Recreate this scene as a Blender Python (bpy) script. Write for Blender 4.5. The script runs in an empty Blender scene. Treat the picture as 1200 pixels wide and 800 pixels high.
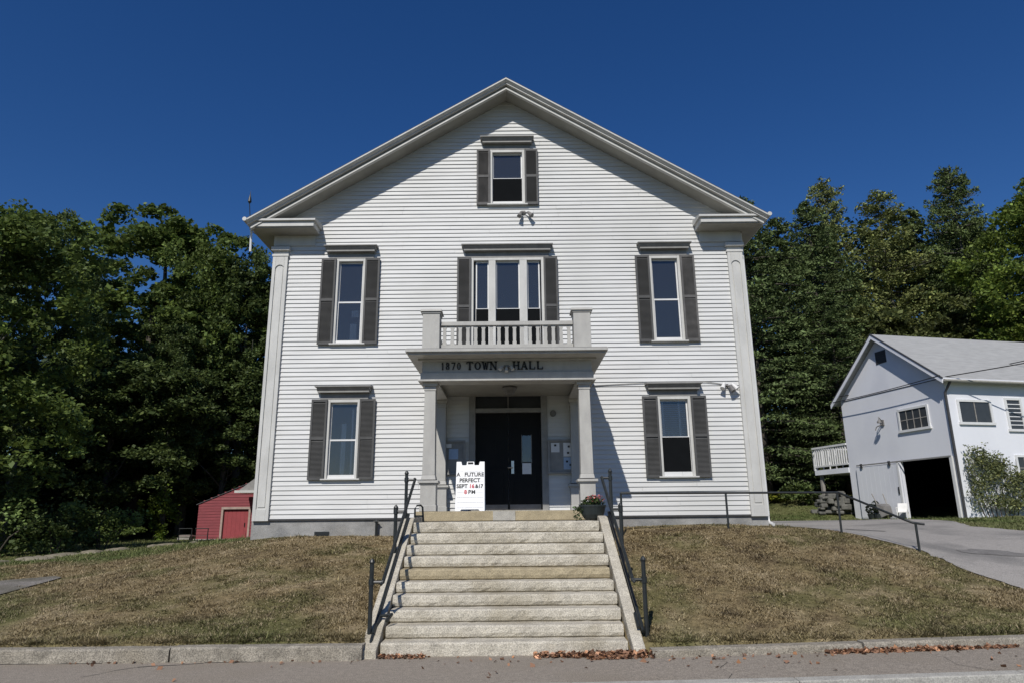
import bpy, math, random
import numpy as np
from mathutils import Vector, Matrix
R = math.radians
random.seed(7)
SC = bpy.context.scene
COL = SC.collection

# ------------------------------------------------------------------ camera, sky, sun, exposure
cam_d = bpy.data.cameras.new('camera')
cam = bpy.data.objects.new('camera', cam_d); COL.objects.link(cam)
cam_d.sensor_width = 36.0; cam_d.lens = 24.0; cam_d.clip_start = 0.05; cam_d.clip_end = 3000
EYE = 1.75
cam.location = (0, 0, EYE)
cam.matrix_world = Matrix.Translation((0, 0, EYE)) @ Matrix.Rotation(R(90 + 14.3), 4, 'X') @ Matrix.Rotation(R(-0.57), 4, 'Z')
SC.camera = cam
SUN_DIR = Vector((0.277, 1.0, -0.96)).normalized()          # the way light travels
sun_el = math.asin(-SUN_DIR.z); sun_az = math.atan2(-SUN_DIR.x, -SUN_DIR.y)
w = bpy.data.worlds.new('World'); SC.world = w; w.use_nodes = True
nt = w.node_tree; nt.nodes.clear()
sky = nt.nodes.new('ShaderNodeTexSky'); sky.sky_type = 'NISHITA'; sky.sun_disc = False
sky.sun_elevation = sun_el; sky.sun_rotation = sun_az % (2 * math.pi)
sky.altitude = 300; sky.air_density = 1.0; sky.dust_density = 0.15; sky.ozone_density = 5.0
bg = nt.nodes.new('ShaderNodeBackground'); bg.inputs['Strength'].default_value = 0.06
wo = nt.nodes.new('ShaderNodeOutputWorld')
hsv = nt.nodes.new('ShaderNodeHueSaturation'); hsv.inputs['Saturation'].default_value = 1.25; hsv.inputs['Hue'].default_value = 0.511; hsv.inputs['Value'].default_value = 1.28
nt.links.new(sky.outputs[0], hsv.inputs['Color']); nt.links.new(hsv.outputs[0], bg.inputs['Color']); nt.links.new(bg.outputs[0], wo.inputs['Surface'])
sl = bpy.data.lights.new('sun', 'SUN'); sl.energy = 4.1; sl.angle = R(0.5); sl.color = (1.0, 0.96, 0.90)
so = bpy.data.objects.new('sun', sl); COL.objects.link(so)
so.rotation_euler = SUN_DIR.to_track_quat('-Z', 'Y').to_euler(); so.location = (-20, -30, 40)
SC.view_settings.view_transform = 'Standard'; SC.view_settings.look = 'None'
SC.view_settings.exposure = 0.0; SC.view_settings.gamma = 1.0; SC.view_settings.use_curve_mapping = False

# ------------------------------------------------------------------ materials
M = {}
def mat(name, c1, c2=None, rough=0.7, scale=4.0, stretch=(1, 1, 1), bump=0.0, bscale=40.0, spec=0.4, detail=6.0, c3=None, s3=0.6, metal=0.0, speck=0.0):
    m = bpy.data.materials.new(name); m.use_nodes = True; n = m.node_tree; p = n.nodes['Principled BSDF']
    p.inputs['Roughness'].default_value = rough; p.inputs['Specular IOR Level'].default_value = spec; p.inputs['Metallic'].default_value = metal
    tc = n.nodes.new('ShaderNodeTexCoord'); mp = n.nodes.new('ShaderNodeMapping'); mp.inputs['Scale'].default_value = stretch
    n.links.new(tc.outputs['Object'], mp.inputs[0])
    if c2 is None: c2 = tuple(v * 0.82 for v in c1)
    nz = n.nodes.new('ShaderNodeTexNoise'); nz.inputs['Scale'].default_value = scale; nz.inputs['Detail'].default_value = detail; nz.inputs['Roughness'].default_value = 0.62
    n.links.new(mp.outputs[0], nz.inputs['Vector'])
    rp = n.nodes.new('ShaderNodeValToRGB'); rp.color_ramp.elements[0].position = 0.34; rp.color_ramp.elements[1].position = 0.66
    rp.color_ramp.elements[0].color = (*c2, 1); rp.color_ramp.elements[1].color = (*c1, 1)
    n.links.new(nz.outputs['Fac'], rp.inputs[0]); out = rp.outputs[0]
    if c3 is not None:
        n3 = n.nodes.new('ShaderNodeTexNoise'); n3.inputs['Scale'].default_value = s3; n3.inputs['Detail'].default_value = 5
        n.links.new(tc.outputs['Object'], n3.inputs['Vector'])
        r3 = n.nodes.new('ShaderNodeValToRGB'); r3.color_ramp.elements[0].position = 0.5; r3.color_ramp.elements[1].position = 0.68
        r3.color_ramp.elements[0].color = (0, 0, 0, 1); r3.color_ramp.elements[1].color = (1, 1, 1, 1)
        n.links.new(n3.outputs['Fac'], r3.inputs[0])
        mx = n.nodes.new('ShaderNodeMixRGB'); mx.inputs[2].default_value = (*c3, 1)
        n.links.new(r3.outputs[0], mx.inputs[0]); n.links.new(out, mx.inputs[1]); out = mx.outputs[0]
    if speck > 0:
        ns = n.nodes.new('ShaderNodeTexNoise'); ns.inputs['Scale'].default_value = 75; ns.inputs['Detail'].default_value = 3; n.links.new(tc.outputs['Object'], ns.inputs['Vector'])
        r4 = n.nodes.new('ShaderNodeValToRGB'); r4.color_ramp.elements[0].position = .36; r4.color_ramp.elements[1].position = .64
        r4.color_ramp.elements[0].color = (1 - speck,) * 3 + (1,); r4.color_ramp.elements[1].color = (1 + speck * .6,) * 3 + (1,)
        n.links.new(ns.outputs['Fac'], r4.inputs[0]); m4 = n.nodes.new('ShaderNodeMixRGB'); m4.blend_type = 'MULTIPLY'; m4.inputs[0].default_value = 1
        n.links.new(out, m4.inputs[1]); n.links.new(r4.outputs[0], m4.inputs[2]); out = m4.outputs[0]
    n.links.new(out, p.inputs['Base Color'])
    if bump > 0:
        nb = n.nodes.new('ShaderNodeTexNoise'); nb.inputs['Scale'].default_value = bscale; nb.inputs['Detail'].default_value = 5
        n.links.new(mp.outputs[0], nb.inputs['Vector'])
        b = n.nodes.new('ShaderNodeBump'); b.inputs['Strength'].default_value = bump; b.inputs['Distance'].default_value = 0.02
        n.links.new(nb.outputs['Fac'], b.inputs['Height']); n.links.new(b.outputs[0], p.inputs['Normal'])
    M[name] = m; return m

mat('siding_paint', (0.635, 0.635, 0.62), (0.53, 0.53, 0.515), 0.55, 1.6, (0.5, 1, 9), 0.15, 30, c3=(0.52, 0.52, 0.50), s3=0.35)
mat('trim_paint', (0.56, 0.555, 0.525), (0.47, 0.465, 0.44), 0.55, 3.0, (1, 1, .5), 0.15, 25)
mat('porch_paint', (0.44, 0.43, 0.395), (0.36, 0.35, 0.325), 0.55, 5.0, (1, 1, .4), 0.15, 30)
mat('soffit_shade_paint', (0.34, 0.33, 0.29), (0.27, 0.26, 0.23), 0.7, 2.0)  # trim colour darkened to carry the shade under eaves and porch
mat('anti_bounce_grey', (0.13, 0.13, 0.125), (0.09, 0.09, 0.088), 0.6, 5.0)
mat('hood_paint', (0.27, 0.265, 0.25), (0.21, 0.205, 0.195), 0.6, 6.0)
mat('white_sash', (0.70, 0.70, 0.69), (0.62, 0.62, 0.61), 0.4, 4.0)
mat('shutter_paint', (0.080, 0.079, 0.077), (0.060, 0.060, 0.058), 0.6, 3.0, (1, 1, .6), 0.2, 40)
mat('shutter_weathered', (0.135, 0.13, 0.125), (0.075, 0.073, 0.07), 0.7, 5.0, (1, 1, .6), 0.2, 40)
mat('shingles', (0.10, 0.10, 0.105), (0.055, 0.055, 0.06), 0.9, 9.0)
mat('foundation_stone', (0.34, 0.335, 0.32), (0.20, 0.20, 0.195), 0.85, 2.0, (1, 1, 1), 0.5, 12, c3=(0.26, 0.25, 0.23), s3=1.2, speck=0.3)
mat('granite', (0.57, 0.525, 0.43), (0.42, 0.385, 0.315), 0.85, 5.0, (1, 1, 1), 0.6, 25, c3=(0.38, 0.34, 0.26), s3=1.4, detail=9, speck=0.38)
mat('granite_tan', (0.40, 0.335, 0.215), (0.30, 0.25, 0.16), 0.85, 6.0, (1, 1, 1), 0.35, 30, speck=0.3)
mat('granite_kerb', (0.35, 0.315, 0.255), (0.20, 0.18, 0.145), 0.9, 7.0, (1, 1, 1), 0.6, 22, c3=(0.25, 0.22, 0.17), s3=1.1, detail=9, speck=0.45)
mat('concrete', (0.42, 0.405, 0.36), (0.33, 0.315, 0.28), 0.9, 6.0, (1, 1, 1), 0.3, 40, speck=0.25)
mat('asphalt_path', (0.335, 0.29, 0.235), (0.25, 0.215, 0.175), 0.9, 14.0, (1, 1, 1), 0.5, 90, c3=(0.27, 0.23, 0.18), s3=0.7, detail=10, speck=0.4)
mat('asphalt_drive', (0.36, 0.335, 0.305), (0.30, 0.28, 0.255), 0.9, 10.0, (1, 1, 1), 0.4, 80, c3=(0.20, 0.19, 0.175), s3=0.55, detail=10, speck=0.35)
mat('asphalt_road', (0.07, 0.07, 0.07), (0.05, 0.05, 0.05), 0.9, 20.0)
mat('gravel', (0.30, 0.275, 0.245), (0.17, 0.155, 0.14), 0.95, 18.0, (1, 1, 1), 0.8, 60, c3=(0.13, 0.12, 0.09), s3=0.8, detail=10, speck=0.6)
mat('crack', (0.04, 0.038, 0.035))
mat('iron', (0.020, 0.024, 0.024), (0.012, 0.014, 0.014), 0.45, 12.0, spec=0.5)
mat('rusty_iron', (0.10, 0.03, 0.03), (0.05, 0.02, 0.02), 0.6, 12.0)
mat('door_black', (0.009, 0.0085, 0.008), (0.006, 0.006, 0.006), 0.5, 5.0, spec=0.14)
mat('unlit_black', (0.010, 0.011, 0.012), rough=0.95, spec=0.05)
mat('screen_mesh', (0.008, 0.009, 0.010), rough=0.9, spec=0.05)
mat('curtain', (0.85, 0.85, 0.85), (0.65, 0.65, 0.66), 0.8, 3.0, (8, 1, .6))
mat('lettering_black', (0.012, 0.012, 0.012), rough=0.5)
mat('lettering_red', (0.62, 0.03, 0.05), rough=0.5)
mat('sign_white', (0.86, 0.86, 0.86), (0.82, 0.82, 0.82), 0.45)
mat('paper', (0.75, 0.75, 0.74), (0.66, 0.66, 0.66), 0.8, 20)
mat('paper_blue', (0.36, 0.47, 0.62), (0.30, 0.40, 0.55), 0.8, 20)
mat('board_glass', (0.05, 0.055, 0.06), rough=0.15)
mat('steel', (0.62, 0.62, 0.60), rough=0.3, metal=0.9)
mat('lamp_metal', (0.20, 0.19, 0.18), (0.13, 0.125, 0.12), 0.5)
mat('bulb_glass', (0.50, 0.50, 0.48), rough=0.25)
mat('red_clapboard', (0.24, 0.046, 0.055), (0.185, 0.036, 0.043), 0.7, 2.0, (1, 1, 6), 0.2, 30)
mat('red_door', (0.29, 0.050, 0.056), (0.24, 0.042, 0.047), 0.65, 3.0)
mat('tan_trim', (0.40, 0.31, 0.26), (0.30, 0.22, 0.19), 0.7)
mat('barn_paint', (0.76, 0.77, 0.80), (0.72, 0.73, 0.76), 0.6, 0.8, (1, 1, .3), 0.1, 20, c3=(0.68, 0.69, 0.73), s3=0.5)
mat('barn_roof', (0.37, 0.37, 0.36), (0.29, 0.29, 0.282), 0.8, 2.0, (1, 6, 6), 0.2, 20)
mat('barn_trim_dark', (0.05, 0.05, 0.052), rough=0.6)
mat('weathered_wood', (0.33, 0.31, 0.28), (0.22, 0.205, 0.185), 0.85, 8.0)
mat('field_stone', (0.17, 0.165, 0.145), (0.085, 0.085, 0.075), 0.9, 3.0, (1, 1, 1), 0.4, 14)
mat('ledge_stone', (0.26, 0.23, 0.17), (0.15, 0.13, 0.09), 0.9, 4.0, (1, 1, 1), 0.5, 14)
mat('bark', (0.11, 0.095, 0.075), (0.055, 0.048, 0.04), 0.95, 6.0, (1, 1, .25), 0.7, 18)
mat('bark_grey', (0.15, 0.14, 0.12), (0.075, 0.07, 0.06), 0.95, 6.0, (1, 1, .25), 0.7, 18)
mat('planter_plastic', (0.022, 0.030, 0.030), (0.015, 0.020, 0.020), 0.55, 9)
mat('brick', (0.34, 0.13, 0.09), (0.25, 0.09, 0.065), 0.9, 14)
mat('rubber', (0.02, 0.02, 0.02))
mat('cable_black', (0.012, 0.012, 0.012))
mat('white_plastic', (0.78, 0.77, 0.74), rough=0.5)
mat('hill_green', (0.03, 0.05, 0.018), (0.015, 0.028, 0.01), 1.0, 0.5)

def leaf_mat(name, translucency=0.3, rough=0.55):
    m = bpy.data.materials.new(name); m.use_nodes = True; n = m.node_tree; p = n.nodes['Principled BSDF']; o = n.nodes['Material Output']
    a = n.nodes.new('ShaderNodeAttribute'); a.attribute_name = 'tint'
    p.inputs['Roughness'].default_value = rough; p.inputs['Specular IOR Level'].default_value = 0.3
    n.links.new(a.outputs['Color'], p.inputs['Base Color'])
    if translucency > 0:
        t = n.nodes.new('ShaderNodeBsdfTranslucent'); mx = n.nodes.new('ShaderNodeMixShader'); mx.inputs[0].default_value = translucency
        n.links.new(a.outputs['Color'], t.inputs['Color']); n.links.new(p.outputs[0], mx.inputs[1]); n.links.new(t.outputs[0], mx.inputs[2]); n.links.new(mx.outputs[0], o.inputs['Surface'])
    M[name] = m; return m
leaf_mat('leaf', 0.38, 0.6); leaf_mat('needle', 0.15, 0.75); leaf_mat('grass_blade', 0.15, 0.8); leaf_mat('dead_leaf', 0.1, 0.85); leaf_mat('petal', 0.3)

def glass_mat():
    m = bpy.data.materials.new('window_glass'); m.use_nodes = True; n = m.node_tree; o = n.nodes['Material Output']; n.nodes.remove(n.nodes['Principled BSDF'])
    tr = n.nodes.new('ShaderNodeBsdfTransparent'); tr.inputs[0].default_value = (0.80, 0.83, 0.86, 1)
    gl = n.nodes.new('ShaderNodeBsdfGlossy'); gl.inputs['Roughness'].default_value = 0.02
    fr = n.nodes.new('ShaderNodeFresnel'); fr.inputs['IOR'].default_value = 1.95
    nz = n.nodes.new('ShaderNodeTexNoise'); nz.inputs['Scale'].default_value = 2.5
    b = n.nodes.new('ShaderNodeBump'); b.inputs['Strength'].default_value = 0.05; b.inputs['Distance'].default_value = 0.05
    n.links.new(nz.outputs['Fac'], b.inputs['Height']); n.links.new(b.outputs[0], gl.inputs['Normal'])
    df = n.nodes.new('ShaderNodeBsdfDiffuse'); df.inputs[0].default_value = (.30, .33, .36, 1); m0 = n.nodes.new('ShaderNodeMixShader'); m0.inputs[0].default_value = .085; n.links.new(tr.outputs[0], m0.inputs[1]); n.links.new(df.outputs[0], m0.inputs[2])
    mx = n.nodes.new('ShaderNodeMixShader'); n.links.new(fr.outputs[0], mx.inputs[0]); n.links.new(m0.outputs[0], mx.inputs[1]); n.links.new(gl.outputs[0], mx.inputs[2]); n.links.new(mx.outputs[0], o.inputs['Surface'])
    M['window_glass'] = m
glass_mat()

# ------------------------------------------------------------------ helpers
class MB:
    def __init__(s, off=(0, 0, 0)): s.v = []; s.f = []; s.off = off
    def add(s, vs, fs):
        b = len(s.v); s.v += [tuple(p) for p in vs]; s.f += [tuple(b + i for i in f) for f in fs]; return s
    def box(s, x0, x1, y0, y1, z0, z1):
        if x0 > x1: x0, x1 = x1, x0
        return s.add([(x0, y0, z0), (x1, y0, z0), (x1, y1, z0), (x0, y1, z0), (x0, y0, z1), (x1, y0, z1), (x1, y1, z1), (x0, y1, z1)],
                     [(0, 3, 2, 1), (4, 5, 6, 7), (0, 1, 5, 4), (1, 2, 6, 5), (2, 3, 7, 6), (3, 0, 4, 7)])
    def cbox(s, cx, cy, z0, w_, d, h, w2=None, d2=None):                    # tapered box
        w2 = w_ if w2 is None else w2; d2 = d if d2 is None else d2
        a, b, c, e = w_ / 2, d / 2, w2 / 2, d2 / 2; z1 = z0 + h
        return s.add([(cx - a, cy - b, z0), (cx + a, cy - b, z0), (cx + a, cy + b, z0), (cx - a, cy + b, z0), (cx - c, cy - e, z1), (cx + c, cy - e, z1), (cx + c, cy + e, z1), (cx - c, cy + e, z1)],
                     [(0, 3, 2, 1), (4, 5, 6, 7), (0, 1, 5, 4), (1, 2, 6, 5), (2, 3, 7, 6), (3, 0, 4, 7)])
    def extrude(s, pts, vec):                                               # planar polygon swept along vec
        n = len(pts); q = [tuple(Vector(p) + Vector(vec)) for p in pts]
        return s.add(list(pts) + q, [tuple(range(n - 1, -1, -1)), tuple(range(n, 2 * n))] + [(i, (i + 1) % n, n + (i + 1) % n, n + i) for i in range(n)])
    def loft(s, A, B):
        n = len(A)
        return s.add(list(A) + list(B), [tuple(range(n - 1, -1, -1)), tuple(range(n, 2 * n))] + [(i, (i + 1) % n, n + (i + 1) % n, n + i) for i in range(n)])
    def tube(s, path, r, seg=8):
        P = [Vector(p) for p in path]; rs = r if isinstance(r, (list, tuple)) else [r] * len(P); b = len(s.v); n = len(P)
        for i, p in enumerate(P):
            t = (P[min(i + 1, n - 1)] - P[max(i - 1, 0)]).normalized()
            a = Vector((0, 0, 1)) if abs(t.z) < 0.9 else Vector((1, 0, 0)); x = t.cross(a).normalized(); y = t.cross(x)
            for k in range(seg):
                an = 2 * math.pi * k / seg; s.v.append(tuple(p + (x * math.cos(an) + y * math.sin(an)) * rs[i]))
        for i in range(n - 1):
            for k in range(seg): s.f.append((b + i * seg + k, b + i * seg + (k + 1) % seg, b + (i + 1) * seg + (k + 1) % seg, b + (i + 1) * seg + k))
        s.f.append(tuple(b + k for k in range(seg - 1, -1, -1))); s.f.append(tuple(b + (n - 1) * seg + k for k in range(seg))); return s
    def lathe(s, prof, c=(0, 0, 0), seg=20):
        b = len(s.v); n = len(prof)
        for (r_, z) in prof:
            for k in range(seg): an = 2 * math.pi * k / seg; s.v.append((c[0] + r_ * math.cos(an), c[1] + r_ * math.sin(an), c[2] + z))
        for i in range(n - 1):
            for k in range(seg): s.f.append((b + i * seg + k, b + i * seg + (k + 1) % seg, b + (i + 1) * seg + (k + 1) % seg, b + (i + 1) * seg + k))
        s.f.append(tuple(b + k for k in range(seg - 1, -1, -1))); s.f.append(tuple(b + (n - 1) * seg + k for k in range(seg))); return s
    def build(s, name, m, parent=None, smooth=False, bevel=0.0):
        me = bpy.data.meshes.new(name); o = s.off
        me.from_pydata([(p[0] - o[0], p[1] - o[1], p[2] - o[2]) for p in s.v], [], s.f)
        me.materials.append(M[m] if isinstance(m, str) else m); me.validate(); me.update()
        if smooth: me.shade_smooth()
        ob = bpy.data.objects.new(name, me); COL.objects.link(ob)
        if parent is not None: ob.parent = parent
        if bevel > 0:
            md = ob.modifiers.new('bevel', 'BEVEL'); md.width = bevel; md.segments = 2; md.limit_method = 'ANGLE'
        return ob
def tag(o, label=None, cat=None, group=None, kind=None):
    if label: o['label'] = label
    if cat: o['category'] = cat
    if group: o['group'] = group
    if kind: o['kind'] = kind
    return o
def thing(name, loc, label, cat, group=None, rz=0.0):
    o = bpy.data.objects.new(name, None); COL.objects.link(o); o.location = loc; o.rotation_euler = (0, 0, rz); o.empty_display_size = 0.3
    return tag(o, label, cat, group)
def np_mesh(name, verts, quads, m, tint=None, parent=None):                   # verts Nx3, quads Kx4
    me = bpy.data.meshes.new(name); V = np.asarray(verts, np.float32); Q = np.asarray(quads, np.int32); k = Q.shape[1]
    me.vertices.add(len(V)); me.vertices.foreach_set('co', V.ravel()); me.loops.add(Q.size); me.loops.foreach_set('vertex_index', Q.ravel())
    me.polygons.add(len(Q)); me.polygons.foreach_set('loop_start', np.arange(0, Q.size, k, dtype=np.int32)); me.polygons.foreach_set('loop_total', np.full(len(Q), k, np.int32))
    if tint is not None:
        a = me.color_attributes.new('tint', 'FLOAT_COLOR', 'POINT'); c = np.ones((len(V), 4), np.float32); c[:, :3] = tint; a.data.foreach_set('color', c.ravel())
    me.materials.append(M[m]); me.update(calc_edges=True); me.validate()
    return me
def link_mesh(name, me, parent=None):
    o = bpy.data.objects.new(name, me); COL.objects.link(o)
    if parent is not None: o.parent = parent
    return o
def text_mesh(txt, size, depth=0.004, bold=0.0, spacing=1.0):
    cu = bpy.data.curves.new('text', 'FONT'); cu.body = txt; cu.size = size; cu.extrude = depth; cu.offset = bold; cu.align_x = 'CENTER'; cu.space_character = spacing
    ob = bpy.data.objects.new('text', cu); COL.objects.link(ob); dg = bpy.context.evaluated_depsgraph_get(); dg.update()
    me = bpy.data.meshes.new_from_object(ob.evaluated_get(dg)); bpy.data.objects.remove(ob); return me

# ------------------------------------------------------------------ terrain
XC = -0.09                     # centre line of the hall
W = 16.4                       # its front wall
PTS = np.array([
 (-60,9.4,.10),(-30,9.4,.12),(-14,9.4,.14),(-8,9.4,.15),(-4,9.4,.16),(-2,9.4,.17),(2,9.4,.10),(5,9.4,.155),(8,9.5,.22),(14,9.5,.35),(30,9.5,.7),(60,9.5,1.2),
 (-5,12.6,.76),(-2.2,11,.50),(-2.2,14,1.06),(2.2,11,.50),(2.2,14,1.08),(5,12.6,.80),(-2.5,16.4,1.31),(-6,16.4,1.30),(2.5,16.4,1.47),(5.8,16.4,1.45),(-5.5,14.8,1.13),
 (-8,11.3,.42),(-10.5,14.4,.55),(-9,15.1,.64),(-8.4,17.4,.98),(-9.8,22,1.0),(-11.3,15.7,.72),(-12.2,18.9,.74),(-16,27.5,.75),(-16,36,.72),(-13.5,36,.74),(-20,20,.5),(-30,30,.5),(-40,18,.3),(-25,45,.9),(-60,60,2.5),(0,40,1.3),(0,60,3),
 (4.7,15.3,1.47),(7.05,15.3,1.34),(7.95,14,.98),(7.8,12.4,.72),(8.3,11.7,.47),(6.5,12.3,.74),(10.6,14.8,.92),(7.9,19.9,1.33),(12.9,17,1.22),(14,14,.86),(12,20,1.38),(17.3,27,1.50),(16,33,1.48),(22,27,1.66),(24,22,1.5),(14,25,1.50),(10,27,1.45),
 (14.5,36,2.1),(13.8,38,2.2),(15.2,39.5,2.75),(20,42,3.2),(30,40,3.4),(40,45,5),(10,45,2.2),(25,60,6),(60,60,8),(60,30,4),(30,22,1.8)], float)
def _tps(r2): return np.where(r2 > 1e-9, r2 * np.log(np.maximum(r2, 1e-9)) * 0.5, 0.0)
_n = len(PTS); _d = ((PTS[:, None, :2] - PTS[None, :, :2]) ** 2).sum(-1)
_A = np.zeros((_n + 3, _n + 3)); _A[:_n, :_n] = _tps(_d) + np.eye(_n) * 1.2; _A[:_n, _n] = 1; _A[:_n, _n + 1:] = PTS[:, :2]; _A[_n:, :_n] = _A[:_n, _n:].T
_wt = np.linalg.solve(_A, np.concatenate([PTS[:, 2], [0, 0, 0]]))
def road_z(x): return 0.02 * np.clip(np.asarray(x, float) - 1.5, 0, 40)
def hgt(x, y):
    x = np.atleast_1d(np.asarray(x, float)); y = np.atleast_1d(np.asarray(y, float))
    xc = np.clip(x, -70, 70); yc = np.clip(y, 9.4, 70)
    q = np.stack([xc.ravel(), yc.ravel()], 1); out = np.zeros(len(q))
    for i in range(0, len(q), 20000):
        b = q[i:i + 20000]; d = ((b[:, None, :] - PTS[None, :, :2]) ** 2).sum(-1)
        out[i:i + 20000] = _tps(d) @ _wt[:_n] + _wt[_n] + b @ _wt[_n + 1:]
    z = out.reshape(x.shape)
    far = np.clip((np.hypot(x, y - 20) - 75) / 120, 0, 1); z = z * (1 - far) + 4 * far
    lo = road_z(x) - 0.06
    t = np.clip((y - 9.44) / 0.10, 0, 1)
    z = np.where((np.abs(x + 0.10) < 1.84) & (y < 13.8), np.minimum(z, np.clip((y - 9.6) * .45, -.1, 9)), z)
    return np.where(y < 9.44, lo - np.where(y < 7.95, 0.14, 0), lo * (1 - t) + z * t)
def H(x, y): return float(hgt(x, y)[0])
def axis(a, b, step, far, grow=1.35):
    c = list(np.arange(a, b + 1e-6, step)); s = step
    while c[-1] < far: s *= grow; c.append(c[-1] + s)
    s = step
    while c[0] > -far: s *= grow; c.insert(0, c[0] - s)
    return np.array(c)
gx = axis(-20, 24, 0.25, 600); gy = axis(7.5, 40, 0.25, 600)
gy = np.unique(np.concatenate([gy, [9.43, 9.44, 9.49, 9.54, 7.94, 7.95]]))
XX, YY = np.meshgrid(gx, gy); ZZ = hgt(XX, YY)
rs = np.random.RandomState(3)
nx_, ny_ = len(gx), len(gy); idx = np.arange(nx_ * ny_).reshape(ny_, nx_)
Q = np.stack([idx[:-1, :-1], idx[:-1, 1:], idx[1:, 1:], idx[1:, :-1]], -1).reshape(-1, 4)
# how green the turf is, by place: dry on the bank before the hall, greener round it
def green_amount(x, y):
    g = np.clip((y - 16.3) / 1.0, 0, 1) * 0.85
    g = np.maximum(g, np.clip((-7.6 - x - (y - 11.5) * 0.75) / 1.6, 0, 1) * 0.8)
    g = np.maximum(g, np.clip((x - 11.0) / 2.0, 0, 1) * 0.75)
    g = np.maximum(g, 0.26 * np.clip((10.6 - y) / 1.2, 0, 1))
    return g
def vnoise(x, y, sc, seed=0):
    r = np.random.RandomState(seed); T = r.rand(256, 256); u = x * sc; v = y * sc; i = np.floor(u).astype(int); j = np.floor(v).astype(int); a = u - i; b = v - j; a = a * a * (3 - 2 * a); b = b * b * (3 - 2 * b)
    g = lambda p, q_: T[p % 256, q_ % 256]
    return (g(i, j) * (1 - a) + g(i + 1, j) * a) * (1 - b) + (g(i, j + 1) * (1 - a) + g(i + 1, j + 1) * a) * b
DRY = np.array((0.250, 0.195, 0.105)); OLIVE = np.array((0.165, 0.150, 0.066)); GRN = np.array((0.105, 0.135, 0.042)); STRAW = np.array((0.36, 0.29, 0.18)); BARE = np.array((0.115, 0.085, 0.052))
def turf_colour(x, y, jit=None):
    g = green_amount(x, y); n1 = vnoise(x, y, 0.9, 1) * 0.6 + vnoise(x, y, 2.7, 2) * 0.4; n2 = vnoise(x, y, 1.3, 5) * .3 + vnoise(x, y, 4.5, 6) * .4 + vnoise(x * 1.0, y * 1.6, 9.0, 7) * .3
    c = DRY[None] * np.ones((x.size, 1)); k = np.clip((n1 - 0.48) * 4.5, 0, 1)[:, None]; c = c * (1 - k) + OLIVE * k
    k = np.clip((n2 - 0.55) * 6, 0, 1)[:, None] * 0.9; c = c * (1 - k) + STRAW * k
    k = np.clip((0.40 - n2) * 7, 0, 1)[:, None] * 0.7; c = c * (1 - k) + BARE * k
    k = np.clip(g + (n1 - 0.5) * 0.5 * (g > 0.05), 0, 1)[:, None]; c = c * (1 - k) + (GRN * (0.75 + 0.5 * n2[:, None])) * k
    return c
me = np_mesh('ground', np.stack([XX, YY, ZZ], -1).reshape(-1, 3), Q, 'grass_blade', tint=turf_colour(XX.ravel(), YY.ravel()) * 0.8)
ground_mat = bpy.data.materials.new('turf_soil'); ground_mat.use_nodes = True; _nn = ground_mat.node_tree; _p = _nn.nodes['Principled BSDF']; _p.inputs['Roughness'].default_value = 0.95; _p.inputs['Specular IOR Level'].default_value = 0.1
_a = _nn.nodes.new('ShaderNodeAttribute'); _a.attribute_name = 'tint'; _z = _nn.nodes.new('ShaderNodeTexNoise'); _z.inputs['Scale'].default_value = 9; _z.inputs['Detail'].default_value = 8
_tc = _nn.nodes.new('ShaderNodeTexCoord'); _nn.links.new(_tc.outputs['Object'], _z.inputs['Vector'])
_r = _nn.nodes.new('ShaderNodeValToRGB'); _r.color_ramp.elements[0].position = .3; _r.color_ramp.elements[1].position = .7; _r.color_ramp.elements[0].color = (.6, .6, .6, 1); _r.color_ramp.elements[1].color = (1.25, 1.22, 1.2, 1)
_nn.links.new(_z.outputs['Fac'], _r.inputs[0]); _m = _nn.nodes.new('ShaderNodeMixRGB'); _m.blend_type = 'MULTIPLY'; _m.inputs[0].default_value = 1; _nn.links.new(_a.outputs['Color'], _m.inputs[1]); _nn.links.new(_r.outputs[0], _m.inputs[2]); _nn.links.new(_m.outputs[0], _p.inputs['Base Color'])
_b = _nn.nodes.new('ShaderNodeBump'); _b.inputs['Strength'].default_value = 0.6; _b.inputs['Distance'].default_value = 0.05; _nn.links.new(_z.outputs['Fac'], _b.inputs['Height']); _nn.links.new(_b.outputs[0], _p.inputs['Normal'])
me.materials.clear(); me.materials.append(ground_mat)
tag(link_mesh('ground', me), kind='structure')

def strip(name, A, B, m, lift, nu=60, nv=8, kind='structure', jag=0.0):      # a sheet draped between two polylines
    def samp(Pl, n):
        Pl = np.array(Pl, float); d = np.concatenate([[0], np.cumsum(np.hypot(*np.diff(Pl, axis=0).T))]); t = np.linspace(0, d[-1], n)
        return np.stack([np.interp(t, d, Pl[:, 0]), np.interp(t, d, Pl[:, 1])], 1)
    a = samp(A, nu); b = samp(B, nu)
    if jag:
        r = np.random.RandomState(len(name)); a += r.normal(0, jag, a.shape); b += r.normal(0, jag, b.shape)
    t = np.linspace(0, 1, nv)[:, None, None]; G = a[None] * (1 - t) + b[None] * t
    z = hgt(G[..., 0], G[..., 1]) + lift; V = np.concatenate([G, z[..., None]], -1).reshape(-1, 3)
    ix = np.arange(nu * nv).reshape(nv, nu); q = np.stack([ix[:-1, :-1], ix[:-1, 1:], ix[1:, 1:], ix[1:, :-1]], -1).reshape(-1, 4)
    o = link_mesh(name, np_mesh(name, V, q, m)); tag(o, kind=kind); return o
DRV_L = [(8.6, 9.6), (8.25, 11.7), (7.95, 12.6), (8.05, 14.0), (7.3, 15.3), (6.4, 16.9), (6.3, 19), (6.2, 26), (6.2, 36)]
DRV_R = [(19, 9.6), (15.6, 12.5), (13.9, 14.6), (12.9, 16.2), (12.3, 19), (13.6, 22), (13.6, 25.5), (11.6, 27.0), (9.6, 36)]
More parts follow.
